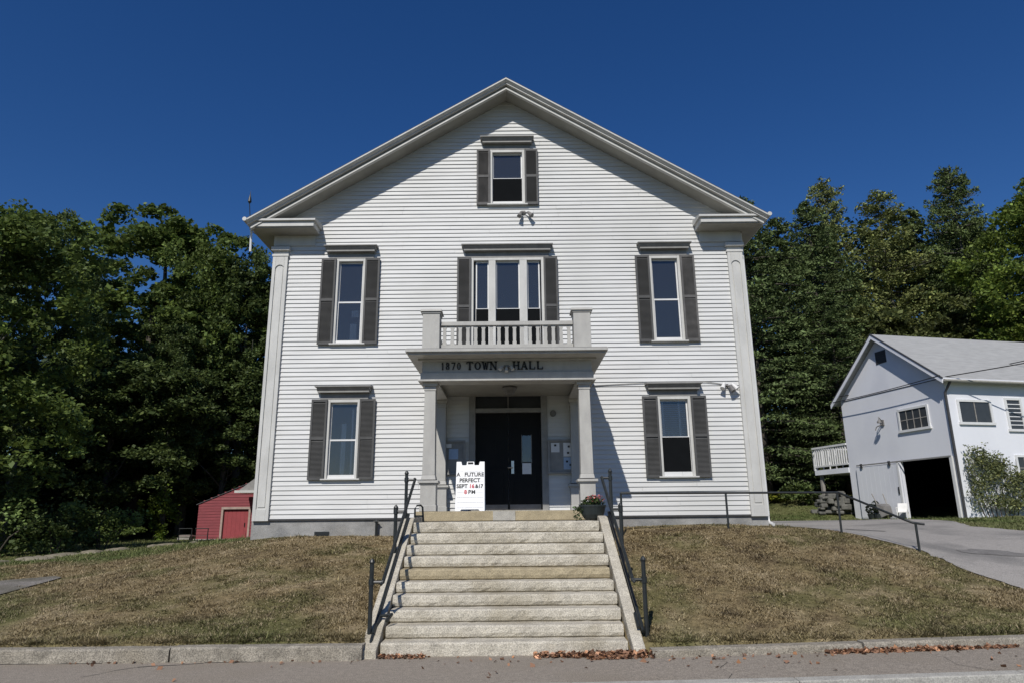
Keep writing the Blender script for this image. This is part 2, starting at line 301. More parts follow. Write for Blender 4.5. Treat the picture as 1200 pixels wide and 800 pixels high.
strip('driveway', DRV_L, DRV_R, 'asphalt_drive', 0.018, 160, 40, jag=0.03)
GRV_L = [(-6.9, 10.6), (-8.0, 11.9), (-8.6, 13.2), (-8.6, 15.0)]
GRV_R = [(-9.2, 10.6), (-10.4, 12.4), (-10.3, 14.2), (-9.2, 15.6)]
strip('gravel_path', [(-8.6, 9.6), (-8.75, 11.2), (-9.0, 12.6), (-9.1, 13.8), (-9.2, 14.6)], [(-14, 9.6), (-13, 12), (-11.3, 13.8), (-10.2, 14.6), (-9.5, 14.9)], 'gravel', 0.022, 60, 40, jag=0.0)

st_ = MB()
for (cx_, cy_, a_, b_) in ((9.7, 14.4, .75, .30), (8.6, 17.5, .5, .3)):
    n_ = 26; ring_ = []
    for k in range(n_):
        an = 2 * math.pi * k / n_; f_ = 1 + .16 * math.sin(3 * an + cx_) + .08 * math.sin(7 * an); px_, py_ = cx_ + a_ * f_ * math.cos(an), cy_ + b_ * f_ * math.sin(an); ring_.append((px_, py_, H(px_, py_) + .026))
    st_.add(ring_ + [(cx_, cy_, H(cx_, cy_) + .026)], [(k, (k + 1) % n_, n_) for k in range(n_)])
mat('tar_patch', (0.15, 0.14, 0.13), (0.21, 0.2, 0.185), 0.9, 6.0, speck=.3)
tag(st_.build('driveway_patch', 'tar_patch'), kind='structure')

def sheet(name, x0, x1, y0, y1, dz, m, n=120):                               # pavement / road follow the street's slope
    xs = np.linspace(x0, x1, n); V = np.concatenate([np.stack([xs, np.full(n, y), road_z(xs) + dz], 1) for y in (y0, y1)])
    q = np.array([(i, i + 1, n + i + 1, n + i) for i in range(n - 1)]); o = link_mesh(name, np_mesh(name, V, q, m)); tag(o, kind='structure'); return o
sheet('sidewalk', -80, 80, 8.02, 9.62, 0.0, 'asphalt_path')
sheet('road', -200, 200, -6, 7.86, -0.13, 'asphalt_road')
mb = MB()
for i in range(-30, 30):
    x0 = i * 2.4 + 0.6; x1 = x0 + 2.392
    for a, b in ((x0, x1),):
        za, zb = float(road_z(a)), float(road_z(b))
        mb.loft([(a, 7.86, za - .2), (a, 8.02, za - .2), (a, 8.02, za + .012), (a, 7.86, za + .006)], [(b, 7.86, zb - .2), (b, 8.02, zb - .2), (b, 8.02, zb + .012), (b, 7.86, zb + .006)])
tag(mb.build('street_kerb', 'concrete', bevel=0.012), kind='structure')

def rough_block(mb, x0, x1, y0, y1, z0, z1, seed, amp=0.012, nx=14, zfun=None):    # granite block with an uneven split face
    r = np.random.RandomState(seed); cols = []
    for i in range(nx + 1):
        x = x0 + (x1 - x0) * i / nx; dz = zfun(x) if zfun else 0.0
        e = lambda s=1.0: r.normal(0, amp * s)
        f = e(.7)
        cols.append([(x, y0 + f + 0.03, z0 + dz), (x, y0 + f + 0.006, z0 + .016 + dz), (x, y0 + f - abs(e()), (z0 * .6 + z1 * .4) + dz + e(.3)), (x, y0 + f + e(.5), z1 - 0.022 + dz + e(.4)), (x, y0 + f + 0.02 + abs(e(.5)), z1 + dz + e(.25)), (x, y0 * .5 + y1 * .5, z1 + dz + e(.3)), (x, y1, z1 + dz), (x, y1, z0 + dz)])
    b = len(mb.v); k = len(cols[0])
    for c in cols: mb.v += c
    for i in range(nx):
        for j in range(k): mb.f.append((b + i * k + j, b + (i + 1) * k + j, b + (i + 1) * k + (j + 1) % k, b + i * k + (j + 1) % k))
    mb.f.append(tuple(b + j for j in range(k))); mb.f.append(tuple(b + nx * k + j for j in range(k - 1, -1, -1)))
mb = MB(); rz = lambda x: float(road_z(x))
xs = [-40, -36.8, -33.5, -30.2, -27.0, -23.6, -20.4, -17, -13.8, -10.9, -7.6, -4.37, -1.93]
for i in range(len(xs) - 1): rough_block(mb, xs[i] + .012, xs[i + 1] - .012, 9.33, 9.56, -.12, .165 + 0.01 * ((i * 7) % 3 - 1), 40 + i, 0.010, 20)
tag(mb.build('granite_kerb', 'granite_kerb', smooth=False), kind='structure')
mb = MB(); xs = [1.72, 4.4, 7.3, 9.0, 12.0]
for i in range(len(xs) - 1): rough_block(mb, xs[i] + .012, xs[i + 1] - .012, 9.30 + .01 * i, 9.5, -.12, .095 + 0.006 * ((i * 5) % 3 - 1), 60 + i, 0.012, 20, rz)
tag(mb.build('granite_kerb', 'granite_kerb'), kind='structure')
mb = MB(); rr = random.Random(4)                                             # crack in the pavement, left
def crack(pts, wd):
    for (a, b) in zip(pts, pts[1:]):
        mb.add([(a[0], a[1] - wd, rz(a[0]) + .004), (b[0], b[1] - wd, rz(b[0]) + .004), (b[0], b[1] + wd * rr.uniform(.4, 1.6), rz(b[0]) + .004), (a[0], a[1] + wd * rr.uniform(.4, 1.6), rz(a[0]) + .004)], [(0, 1, 2, 3)])
crack([(-5.0, 8.55), (-4.88, 8.68), (-4.80, 8.88), (-4.62, 9.05), (-4.45, 9.12), (-4.2, 9.16), (-3.9, 9.26)], 0.010)
crack([(-3.9, 9.29), (-3.6, 9.315), (-3.4, 9.31), (-3.2, 9.32)], 0.014)
crack([(2.3, 8.06), (2.42, 8.3), (2.38, 8.62), (2.55, 8.9), (2.5, 9.26)], 0.006)
crack([(5.2, 8.06), (5.0, 8.4), (5.1, 8.8), (4.9, 9.2)], 0.006)
crack([(-6.6, 9.31), (-5.9, 9.315), (-5.2, 9.312)], 0.010)
tag(mb.build('pavement_crack', 'crack'), kind='structure')

# ------------------------------------------------------------------ town hall
HB = (XC, W, 1.3)
hall = thing('town_hall', HB, 'white clapboard town hall with steep front gable, dark shutters and a columned porch', 'town hall')
def hb(): return MB(HB)
def rel(x): return XC + x
DEPTH = 34.0; HW = 5.98; SL = 0.607; ZT = 12.86
windows = []          # (x0,x1,z0,z1) holes in siding
OPEN = [(-4.43 + 0, -3.67, 2.70, 4.48), (3.48, 4.24, 2.70, 4.48), (-4.43, -3.67, 5.96, 8.08), (3.48, 4.24, 5.96, 8.08), (-1.00, 0.80, 5.55, 8.08), (-0.50, 0.34, 9.66, 11.13), (-0.96, 0.74, 1.80, 4.60)]
# siding
mb = hb(); EXP = 0.109; z = 1.73; row = 0; rr = random.Random(11)
while z < 12.6:
    lim = min(HW - 0.30, (12.66 - z) / SL) if z > 8.6 else HW - 0.30
    zt = z + EXP; segs = [(XC - lim, XC + lim)]
    for (a, b, c, d) in OPEN:
        if c < z + EXP * .5 < d:
            ns = []
            for (p, q) in segs:
                if b <= p or a >= q: ns.append((p, q)); continue
                if a > p: ns.append((p, a))
                if b < q: ns.append((b, q))
            segs = ns
    for (p, q) in segs:
        x = p
        while x < q - 1e-4:
            e = min(q, x + rr.uniform(2.2, 4.6)); e = q if q - e < 0.6 else e
            yo = rr.gauss(0, .0008); dz0 = rr.gauss(0, .0009); dz1 = rr.gauss(0, .0009); lip = 0.030 + rr.gauss(0, .0008)
            f0, f1 = W - lip + yo, W - 0.004
            mb.add([(x, f0, z + dz0), (e - .003, f0 + rr.gauss(0, .0015), z + dz1), (e - .003, f1, zt + .012), (x, f1, zt + .012), (x, W + .01, z + dz0 + .002), (e - .003, W + .01, z + dz1 + .002)], [(0, 1, 2, 3), (0, 4, 5, 1)])
            x = e
    z = zt; row += 1
mb.build('clapboard_siding', 'siding_paint', hall)
# core walls (behind the siding), side and rear walls
mb = hb()
prof = [(XC - HW, 1.7), (XC + HW, 1.7), (XC + HW, 8.95), (XC, 8.95 + SL * HW), (XC - HW, 8.95)]
mb.extrude([(x, W + .16, z_) for x, z_ in prof], (0, DEPTH - W - .16, 0))
mb.build('wall', 'siding_paint', hall)
mb = hb()
mb.box(XC - HW - .03, XC + HW + .03, W + .012, DEPTH, 0.3, 1.70)
mb.build('foundation', 'foundation_stone', hall)
mb = hb(); mb.box(XC - HW + .3, XC + HW - .3, W - .035, W + .02, 1.695, 1.735); mb.build('water_table', 'barn_trim_dark', hall)
# roof
def gable_sweep(mb, prof, xe, y_back=None):
    for s in (-1, 1):
        A = [(XC, y, ZT + dz) for y, dz in prof]; B = [(XC + s * xe, y, ZT - SL * xe + dz) for y, dz in prof]
        mb.loft(A, B) if s > 0 else mb.loft(B, A)
mb = hb(); gable_sweep(mb, [(15.65, 0.006), (DEPTH + .5, 0.006), (DEPTH + .5, .035), (15.65, .035)], 6.53); mb.build('roof', 'shingles', hall)
mb = hb()
gable_sweep(mb, [(15.63, .004), (15.63, -.032), (15.705, -.085), (15.715, -.085), (15.715, -.118), (15.80, -.125), (15.80, .004)], 6.47)
gable_sweep(mb, [(15.83, -.02), (15.83, -.205), (15.86, -.205), (15.86, -.02)], 6.45)
gable_sweep(mb, [(15.775, -.198), (15.775, -.238), (15.86, -.25), (15.86, -.198)], 6.40)
mb.build('rake_cornice', 'trim_paint', hall)
mb = hb(); gable_sweep(mb, [(15.862, -.20), (16.42, -.20), (16.42, -.16), (15.862, -.16)], 6.40); mb.build('soffit', 'soffit_shade_paint', hall)
for s in (-1, 1):
    mb = hb(); x0, x1 = XC + s * 4.84, XC + s * 6.44
    mb.box(x0, x1, 15.80, W + .02, 8.80, 8.93)
    mb.box(x0 - s * .05, x1 + s * .02, 15.74, W + .02, 8.932, 8.985)
    mb.extrude([(x0 - s * .05, 15.74, 8.987), (x0 - s * .05, W, 8.987), (x0 - s * .05, W, 9.10)], (s * 1.65, 0, 0)) if s > 0 else mb.extrude([(x0 - s * .05, 15.74, 8.987), (x0 - s * .05, W, 9.10), (x0 - s * .05, W, 8.987)], (s * 1.65, 0, 0))
    mb.box(XC + s * 6.0, XC + s * 6.44, W + .022, DEPTH, 8.80, 8.90)               # side eave soffit
    mb.box(XC + s * 6.40, XC + s * 6.445, W + .022, DEPTH, 8.901, 9.0)
    mb.box(XC + s * 4.93, XC + s * 6.0, W - .05, W + .05, 8.50, 8.798)              # frieze
    mb.build('eave_return', 'trim_paint', hall, bevel=0.006)
    mb = hb(); mb.box(XC + s * 4.86, XC + s * 6.43, 15.83, W - .052, 8.775, 8.798); mb.box(XC + s * 6.03, XC + s * 6.43, W - .05, DEPTH, 8.775, 8.798); mb.build('eave_soffit_shade', 'soffit_shade_paint', hall)  # thin underside sheet, its dark colour standing in for eave shade
    mb = hb(); gxx = XC + s * 6.51
    mb.tube([(gxx, 15.62, 8.93), (gxx, DEPTH, 8.93)], 0.055, 8); mb.build('gutter', 'trim_paint', hall)
    # corner pilaster with an arched raised panel
    mb = hb(); a, b = XC + s * HW, XC + s * 5.60
    xl, xr = min(a, b), max(a, b); cx = (xl + xr) / 2; hw = (xr - xl) / 2
    mb.box(xl, xr, W - .055, W + .3, 1.69, 8.20)
    mb.box(xl, xl + .075, W - .085, W - .056, 1.69, 8.20); mb.box(xr - .075, xr, W - .085, W - .056, 1.69, 8.20)
    mb.box(xl + .076, xr - .076, W - .085, W - .056, 1.69, 1.95)
    n = 10; ri = hw - .076; zc = 7.86                                                # arched head of the panel
    arc = [(cx + ri * math.cos(math.pi * k / n), zc + ri * math.sin(math.pi * k / n)) for k in range(n + 1)]
    for k in range(n):
        (p0, q0), (p1, q1) = arc[k], arc[k + 1]
        mb.extrude([(p0, W - .085, q0), (p0, W - .085, 8.20), (p1, W - .085, 8.20), (p1, W - .085, q1)], (0, .029, 0))
    mb.extrude([(cx + (ri - .03) * math.cos(math.pi * k / n), W - .072, zc + (ri - .03) * math.sin(math.pi * k / n)) for k in range(n + 1)] + [(cx - ri + .03, W - .072, 2.0), (cx + ri - .03, W - .072, 2.0)], (0, .016, 0))
    pil = mb.build('corner_pilaster', 'trim_paint', hall, bevel=0.004)
    mb = hb()
    mb.box(xl - .02, xr + .02, W - .10, W + .3, 8.201, 8.26); mb.box(xl, xr, W - .06, W + .3, 8.262, 8.35); mb.box(xl - .045, xr + .045, W - .14, W + .3, 8.352, 8.45)
    mb.build('capital', 'trim_paint', pil, bevel=0.006)
    mb = hb()                                                                         # downspout on the side of the corner
    dx = XC + s * (HW + .06)
    mb.tube([(dx, W + .10, 8.77), (dx, W + .10, 1.72), (dx, W + .09, 1.55), (dx + .03, W - .12, 1.50)] if s > 0 else [(-6.57, 15.98, 8.92), (-6.55, 16.0, 8.7), (-6.54, 16.02, 8.22)], 0.042 if s > 0 else .03, 8)
    mb.build('downspout', 'white_sash', hall)
mb = hb(); lx, ly = -6.98, 17.0
mb.tube([(-6.62, ly, 8.98), (lx, ly, 9.2), (lx - .1, ly, 10.0)], 0.012, 6)
mb.lathe([(.0, .0), (.05, .08), (.04, .16), (.012, .28), (.0, .42)], (lx - .1, ly, 9.98), 10); mb.build('lightning_rod', 'iron', hall)

def louvers(mb, x0, x1, z0, z1, y, nmid=1):                                   # louvred shutter: stiles, rails, slats
    t = 0.045; st = 0.045
    mb.box(x0, x0 + st, y - t, y, z0, z1); mb.box(x1 - st, x1, y - t, y, z0, z1)
    zm = [z0 + (z1 - z0) * .51] if nmid else []
    rails = [(z0, z0 + .07)] + [(m - .035, m + .035) for m in zm] + [(z1 - .06, z1)]
    for a, b in rails: mb.box(x0 + st + .001, x1 - st - .001, y - t + .003, y - .002, a, b)
    for (a, b) in zip(rails, rails[1:]):
        z_ = a[1] + .01
        while z_ < b[0] - .03:
            mb.add([(x0 + st, y - t + .006, z_), (x1 - st, y - t + .006, z_), (x1 - st, y - .016, z_ + .026), (x0 + st, y - .016, z_ + .026)], [(0, 1, 2, 3)]); z_ += .029
    mb.box(x0 + st, x1 - st, y - .008, y - .003, z0 + .06, z1 - .05)
def window(xc, w_, z0, z1, sw, hood, cols=None, curtain=None, screen=False, weather=None, blind=False):
    """casing is the part; sash, pane, shutters, hood, sill, curtains below it"""
    a, b = xc - w_ / 2, xc + w_ / 2; cs = 0.072
    mb = hb(); y0, y1 = W - .055, W + .10
    cols = cols or [(a + cs, b - cs)]
    mb.box(a, a + cs, y0, y1, z0, z1); mb.box(b - cs, b, y0, y1, z0, z1); mb.box(a + cs, b - cs, y0 + .002, y1, z1 - .07, z1)
    for (p, q), (p2, q2) in zip(cols, cols[1:]): mb.box(q, p2, y0 + .004, y1, z0, z1 - .071)
    wn = mb.build('window', 'trim_paint', hall, bevel=0.004)
    zi0, zi1 = z0 + .04, z1 - .07; zm = zi0 + (zi1 - zi0) * .49; st = 0.032
    mbs = hb(); mbp = hb(); mbr = hb()
    for (p, q) in cols:
        for (lo, hi, yy) in ((zi0, zm + .02, W + .015), (zm - .02, zi1, W + .045)):
            mbs.box(p, p + st, yy, yy + .028, lo, hi); mbs.box(q - st, q, yy, yy + .028, lo, hi)
            mbs.box(p + st, q - st, yy + .001, yy + .027, lo, lo + (.05 if lo == zi0 else .04)); mbs.box(p + st, q - st, yy + .001, yy + .027, hi - .04, hi)
            mbp.add([(p + st, yy + .014, lo + .03), (q - st, yy + .014, lo + .03), (q - st, yy + .014, hi - .03), (p + st, yy + .014, hi - .03)], [(0, 1, 2, 3)])
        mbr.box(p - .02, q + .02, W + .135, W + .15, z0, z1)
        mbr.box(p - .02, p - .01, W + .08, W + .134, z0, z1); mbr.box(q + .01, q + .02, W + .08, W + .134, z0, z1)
    mbs.build('sash', 'white_sash', wn); mbp.build('pane', 'window_glass', wn); mbr.build('dark_backing', 'unlit_black', wn)  # black backing behind the glass stands in for the unlit room
    if screen:
        m2 = hb()
        for (p, q) in cols: m2.box(p + .012, q - .012, W + .004, W + .008, zi0 + .01, zm)
        m2.build('insect_screen', 'screen_mesh', wn)
    if curtain:
        for (p, q, lo, hi) in curtain:
            m2 = hb(); n = max(3, int((q - p) / .03))
            for k in range(n):
                x0 = p + (q - p) * k / n; x1 = p + (q - p) * (k + 1) / n; d = .012 * (k % 2)
                m2.add([(x0, W + .105 + d, lo), (x1, W + .117 - d, lo), (x1, W + .117 - d, hi), (x0, W + .105 + d, hi)], [(0, 1, 2, 3)])
            m2.build('curtain', 'curtain', wn)
    if blind:
        m2 = hb(); zz = zm + .05
        while zz < zi1 - .02: m2.add([(cols[0][0] + .05, W + .10, zz), (cols[0][1] - .05, W + .10, zz), (cols[0][1] - .05, W + .122, zz + .02), (cols[0][0] + .05, W + .122, zz + .02)], [(0, 1, 2, 3)]); zz += .05
        m2.build('blind', 'paper_blue', wn)
    mb = hb(); mb.extrude([(a - .06, W - .12, z0 - .035), (a - .06, W + .06, z0 - .035), (a - .06, W + .06, z0 + .01), (a - .06, W - .12, z0 - .004)], (w_ + .12, 0, 0)); mb.build('sill', 'trim_paint', wn, bevel=0.004)
    for s in (-1, 1):
        e = a if s < 0 else b; x0, x1 = (e - sw + .02, e + .01) if s < 0 else (e - .01, e + sw - .02)
        mb = hb(); louvers(mb, x0, x1, z0 - .03, z1 + .0, W - .062); mb.build('shutter', 'shutter_weathered' if weather == s else 'shutter_paint', wn)
    ha, hbx, hz = xc - hood / 2, xc + hood / 2, z1
    mb = hb()
    mb.box(ha + .10, hbx - .10, W - .057, W, hz + .004, hz + .15)
    mb.box(ha + .06, hbx - .06, W - .18, W, hz + .152, hz + .19)
    mb.extrude([(ha + .04, W - .17, hz + .192), (ha + .04, W, hz + .192), (ha + .04, W, hz + .275), (ha + .04, W - .235, hz + .275)], (hood - .08, 0, 0))
    mb.extrude([(ha, W - .26, hz + .277), (ha, W, hz + .277), (ha, W, hz + .345), (ha, W - .26, hz + .305)], (hood, 0, 0))
    mb.build('window_hood', 'hood_paint', wn, bevel=0.004)
wx = 3.985
window(XC - wx, .80, 2.64, 4.52, .39, 1.36, curtain=[(-4.14, -4.03, 2.75, 3.95), (-3.90, -3.855, 2.75, 4.3)])
window(XC + wx, .82, 2.62, 4.52, .38, 1.36, blind=True, screen=True, curtain=[(3.62, 3.67, 3.5, 4.4), (4.02, 4.07, 3.5, 4.4)])
window(XC - wx, .76, 5.91, 8.13, .38, 1.34, curtain=[(-4.04, -3.86, 6.62, 6.80), (-4.06, -3.90, 6.02, 6.45)])
window(XC + wx, .80, 5.90, 8.13, .37, 1.36, weather=1)
window(XC - .01, 1.86, 5.50, 8.12, .36, 2.32, cols=[(-.905, -.575), (-.40, .21), (.395, .72)], screen=True)
window(XC + .01, .93, 9.60, 11.17, .36, 1.42, screen=True, weather=-1)

# porch
PX = -0.11
mb = hb(); mb.box(PX - 1.86, PX + 1.86, 13.88, W, 1.664, 1.85); mb.build('porch_deck', 'granite_tan', hall, bevel=0.012)
mb = hb(); mb.box(PX - 1.84, PX + 1.84, 14.02, W - .03, 1.851, 1.854); mb.build('anti_bounce_floor', 'anti_bounce_grey', hall)  # unseen dark sheet added to cut bounce onto the porch wall
mb = hb(); mb.box(PX - .30, PX + .14, 13.866, 13.879, 1.668, 1.846); mb.build('deck_patch', 'concrete', hall)
mb = hb(); mb.box(PX - 1.82, PX + 1.82, 13.93, W, .6, 1.66); mb.build('porch_foundation', 'foundation_stone', hall)
def column(x, y, d):
    mb = hb(); mb.cbox(x, y, 2.56, .255, .255 * d, 1.72, .225, .225 * d); mb.cbox(x, y, 2.47, .30, .30 * d, .09, .262, .262 * d)
    c = mb.build('porch_column', 'porch_paint', hall, bevel=0.006)
    mb = hb(); mb.cbox(x, y, 1.851, .31, .31 * d, .52); mb.cbox(x, y, 1.853, .335, .335 * d, .12); mb.cbox(x, y, 2.372, .35, .35 * d, .028); mb.cbox(x, y, 2.402, .41, .41 * d, .05); mb.build('pedestal', 'porch_paint', c, bevel=0.006)
    mb = hb(); mb.cbox(x, y, 4.281, .25, .25 * d, .04); mb.cbox(x, y, 4.322, .232, .232 * d, .05); mb.cbox(x, y, 4.373, .29, .29 * d, .075, .31, .31 * d); mb.build('capital', 'porch_paint', c, bevel=0.005)
for s in (-1, 1): column(PX + s * 1.595, 14.06, 1.0); column(PX + s * 1.595, 16.26, 0.9)
mb = hb(); ew = 1.77
mb.box(PX - ew, PX + ew, 13.96, 14.22, 4.655, 4.925); mb.box(PX - ew - .03, PX + ew + .03, 13.93, 14.22, 4.49, 4.653); mb.box(PX - ew - .06, PX + ew + .06, 13.79, 14.24, 4.45, 4.488)
for s in (-1, 1): mb.box(PX + s * (ew - .3), PX + s * ew, 14.222, W - .03, 4.50, 4.925); mb.box(PX + s * (ew - .33), PX + s * (ew + .05), 14.242, W - .03, 4.45, 4.498)
mb.build('entablature', 'porch_paint', hall, bevel=0.005)
mb = hb(); mb.box(PX - 1.46, PX + 1.46, 14.225, W - .03, 4.56, 4.60); mb.build('porch_ceiling', 'soffit_shade_paint', hall)  # ceiling colour darkened for the porch's shade
mb = hb()
def frame_ring(mb, x, y0, z0, x2, y2, z2):                                          # sloping cornice soffit to outer lip
    for s in (-1, 1): mb.add([(PX + s * x, y0, z0), (PX + s * x, W, z0), (PX + s * x2, W, z2), (PX + s * x2, y2, z2)], [(0, 1, 2, 3)])
    mb.add([(PX - x, y0, z0), (PX + x, y0, z0), (PX + x2, y2, z2), (PX - x2, y2, z2)], [(0, 1, 2, 3)])
mb.box(PX - 2.00, PX + 2.00, 13.46, W - .03, 4.93, 4.955); mb.box(PX - 2.02, PX + 2.02, 13.44, W - .03, 4.957, 4.975); mb.box(PX - 2.05, PX + 2.05, 13.405, W - .03, 4.977, 5.03)
mb.box(PX - 1.86, PX + 1.86, 13.87, W - .03, 4.895, 4.928)
mb.build('porch_cornice', 'porch_paint', hall, bevel=0.006)
mb = hb(); mb.box(PX - 2.03, PX + 2.03, 13.42, W - .03, 5.032, 5.050); mb.build('porch_roof', 'hood_paint', hall)
rail = None
for s in (-1, 1):
    mb = hb(); mb.cbox(PX + s * 1.59, 14.02, 5.056, .36, .36, .88); mb.cbox(PX + s * 1.59, 14.02, 5.90, .40, .40, .035); mb.cbox(PX + s * 1.59, 14.02, 5.937, .46, .46, .05, .44, .44); mb.cbox(PX + s * 1.59, 14.02, 5.988, .40, .40, .02, .3, .3)
    mb.build('balcony_newel', 'porch_paint', hall, bevel=0.006)
mb = hb(); yb = 14.0
mb.box(PX - 1.40, PX + 1.40, yb - .06, yb + .06, 5.66, 5.70); mb.box(PX - 1.40, PX + 1.40, yb - .045, yb + .045, 5.702, 5.75); mb.box(PX - 1.40, PX + 1.40, yb - .05, yb + .05, 5.16, 5.25)
for s in (-1, 1):
    xb = PX + s * 1.59; mb.box(xb - .05, xb + .05, 14.21, W - .03, 5.66, 5.75); mb.box(xb - .05, xb + .05, 14.21, W - .03, 5.16, 5.25)
bal = mb.build('balcony_railing', 'porch_paint', hall, bevel=0.004)
pf = [(.042, 0), (.042, .06), (.032, .08), (.036, .2), (.032, .34), (.042, .36), (.042, .41)]
def baluster(x, y, flat):
    m_ = hb(); P2 = [(x - a, y - .022, 5.25 + z_) for a, z_ in pf] + [(x + a, y - .022, 5.25 + z_) for a, z_ in reversed(pf)]
    if not flat: P2 = [(x - .022, y - a, 5.25 + z_) for a, z_ in pf] + [(x - .022, y + a, 5.25 + z_) for a, z_ in reversed(pf)]
    m_.extrude(P2, (0, .044, 0) if flat else (.044, 0, 0)); m_.build('baluster', 'porch_paint', bal)
for k in range(17): baluster(PX - 1.40 + 2.80 * (k + .5) / 17, yb, True)
for s in (-1, 1):
    for k in range(12): baluster(PX + s * 1.59, 14.21 + 2.1 * (k + .5) / 12, False)

# slab-serif lettering on the frieze
def letters(mb, txt, x, z0, h, wid, st, y, gap, serif=True):
    d = 0.03
    def bar(ax, az, bx, bz, t):
        ax, bx = x + ax * wid, x + bx * wid; az, bz = z0 + az * h, z0 + bz * h; v = Vector((bx - ax, 0, bz - az)).normalized(); n = Vector((-v.z, 0, v.x)) * t / 2
        P_ = [Vector((ax, y, az)) - n, Vector((bx, y, bz)) - n, Vector((bx, y, bz)) + n, Vector((ax, y, az)) + n]; mb.extrude([tuple(p) for p in P_], (0, d, 0))
    def ser(cx, top):
        if serif:
            zz = .965 if top else .035; bar(cx - .2, zz, cx + .2, zz, st * .5)
    def ring(cx, cz, rx, rz_, t):
        n = 18
        for k in range(n):
            a0, a1 = 2 * math.pi * k / n, 2 * math.pi * (k + 1) / n; q = lambda a, f: (x + (cx + (rx - f * t / wid) * math.cos(a)) * wid, y, z0 + (cz + (rz_ - f * st * .5 / h) * math.sin(a)) * h)
            mb.extrude([q(a0, 0), q(a1, 0), q(a1, 1), q(a0, 1)], (0, d, 0))
    for ch in txt:
        if ch == ' ': x += wid * .75; continue
        if ch == 'T': bar(.5, 0, .5, 1, st); bar(0, .96, 1, .96, st * .5); bar(.04, .95, .04, .74, st * .45); bar(.96, .95, .96, .74, st * .45); ser(.5, False)
        elif ch == 'O': ring(.5, .5, .5, .5, st)
        elif ch == 'W': bar(.1, 1, .32, .02, st * .9); bar(.32, .02, .5, .9, st * .5); bar(.5, .9, .68, .02, st * .9); bar(.68, .02, .9, 1, st * .5); ser(.1, True); ser(.9, True)
        elif ch == 'N': bar(.12, 0, .12, 1, st * .55); bar(.88, 0, .88, 1, st * .55); bar(.12, 1, .88, 0, st); ser(.12, True); ser(.12, False); ser(.88, True)
        elif ch == 'H': bar(.16, 0, .16, 1, st); bar(.84, 0, .84, 1, st); bar(.16, .5, .84, .5, st * .5); [ser(c, t) for c in (.16, .84) for t in (True, False)]
        elif ch == 'A': bar(.12, 0, .5, 1, st * .5); bar(.5, 1, .88, 0, st); bar(.26, .33, .74, .33, st * .4); ser(.12, False); ser(.88, False)
        elif ch == 'L': bar(.22, 0, .22, 1, st); bar(.1, .04, .95, .04, st * .5); bar(.93, .05, .93, .32, st * .45); ser(.22, True)
        elif ch == '1': bar(.5, 0, .5, 1, st); bar(.5, .95, .28, .8, st * .6); ser(.5, False); x -= wid * .15
        elif ch == '8': ring(.5, .75, .36, .25, st); ring(.5, .26, .42, .27, st)
        elif ch == '7': bar(.1, .95, .9, .95, st * .7); bar(.88, .93, .42, 0, st)
        elif ch == '0': ring(.5, .5, .42, .5, st)
        x += wid + gap
mb = hb(); letters(mb, '1870', -1.50, 4.715, .15, .095, .022, 13.93, .022, True); mb.build('frieze_lettering', 'lettering_black', hall)
for wd, x_ in (('TOWN', -.955), ('HALL', .015)):
    mb = hb(); letters(mb, wd, x_, 4.71, .165, .138, .036, 13.93, .026); mb.build('frieze_lettering', 'lettering_black', hall)

# fixtures on the hall
def flood(x, y, z, lamps, arm=0.12, sc=1.0):
    mb = hb(); mb.box(x - .05, x + .05, y - .03, y + .0, z - .05, z + .05)
    for dx, dz, _ in lamps: mb.tube([(x, y - .03, z), (x + dx * .6, y - .08, z + dz * .4), (x + dx, y - arm, z + dz)], .014, 6)
    f = mb.build('flood_light', 'lamp_metal', hall)
    for dx, dz, m_ in lamps:
        m2 = hb(); c = Vector((x + dx, y - arm, z + dz)); dr = Vector((dx * 1.2, -.10, -.22)).normalized()
        m2.tube([c - dr * .05 * sc, c, c + dr * .06 * sc, c + dr * .13 * sc], [.03 * sc, .04 * sc, .05 * sc, .062 * sc], 12); m2.build('lamp_head', m_, f, smooth=False)
flood(.33, W - .02, 9.36, [(-.07, -.06, 'lamp_metal'), (.14, -.06, 'lamp_metal')])
flood(5.20, W - .02, 4.76, [(-.09, .02, 'white_plastic'), (.07, -.04, 'lamp_metal'), (.14, .0, 'white_plastic')])
flood(PX - .01, 13.95, 4.75, [(-.10, .0, 'bulb_glass'), (.0, -.03, 'bulb_glass'), (.10, .0, 'bulb_glass')], .08, .62)
mb = hb(); mb.tube([(1.95, W - .045, 4.80), (3.3, W - .045, 4.86), (4.7, W - .045, 4.87), (5.15, W - .045, 4.80)], .010, 6); mb.build('conduit', 'hood_paint', hall)
mb = hb(); mb.lathe([(.05, 0), (.16, -.01), (.17, -.04), (.13, -.09), (.10, -.16), (.03, -.19)], (PX + .05, 15.1, 4.558), 16); mb.build('ceiling_light', 'lamp_metal', hall)
mb = hb()
mb.tube([(.97, W - .10, 4.13), (.97, W - .02, 4.13)], .075, 14); mb.tube([(.97, W - .13, 4.13), (.97, W - .10, 4.13)], .05, 14); mb.build('alarm_bell', 'lamp_metal', hall)
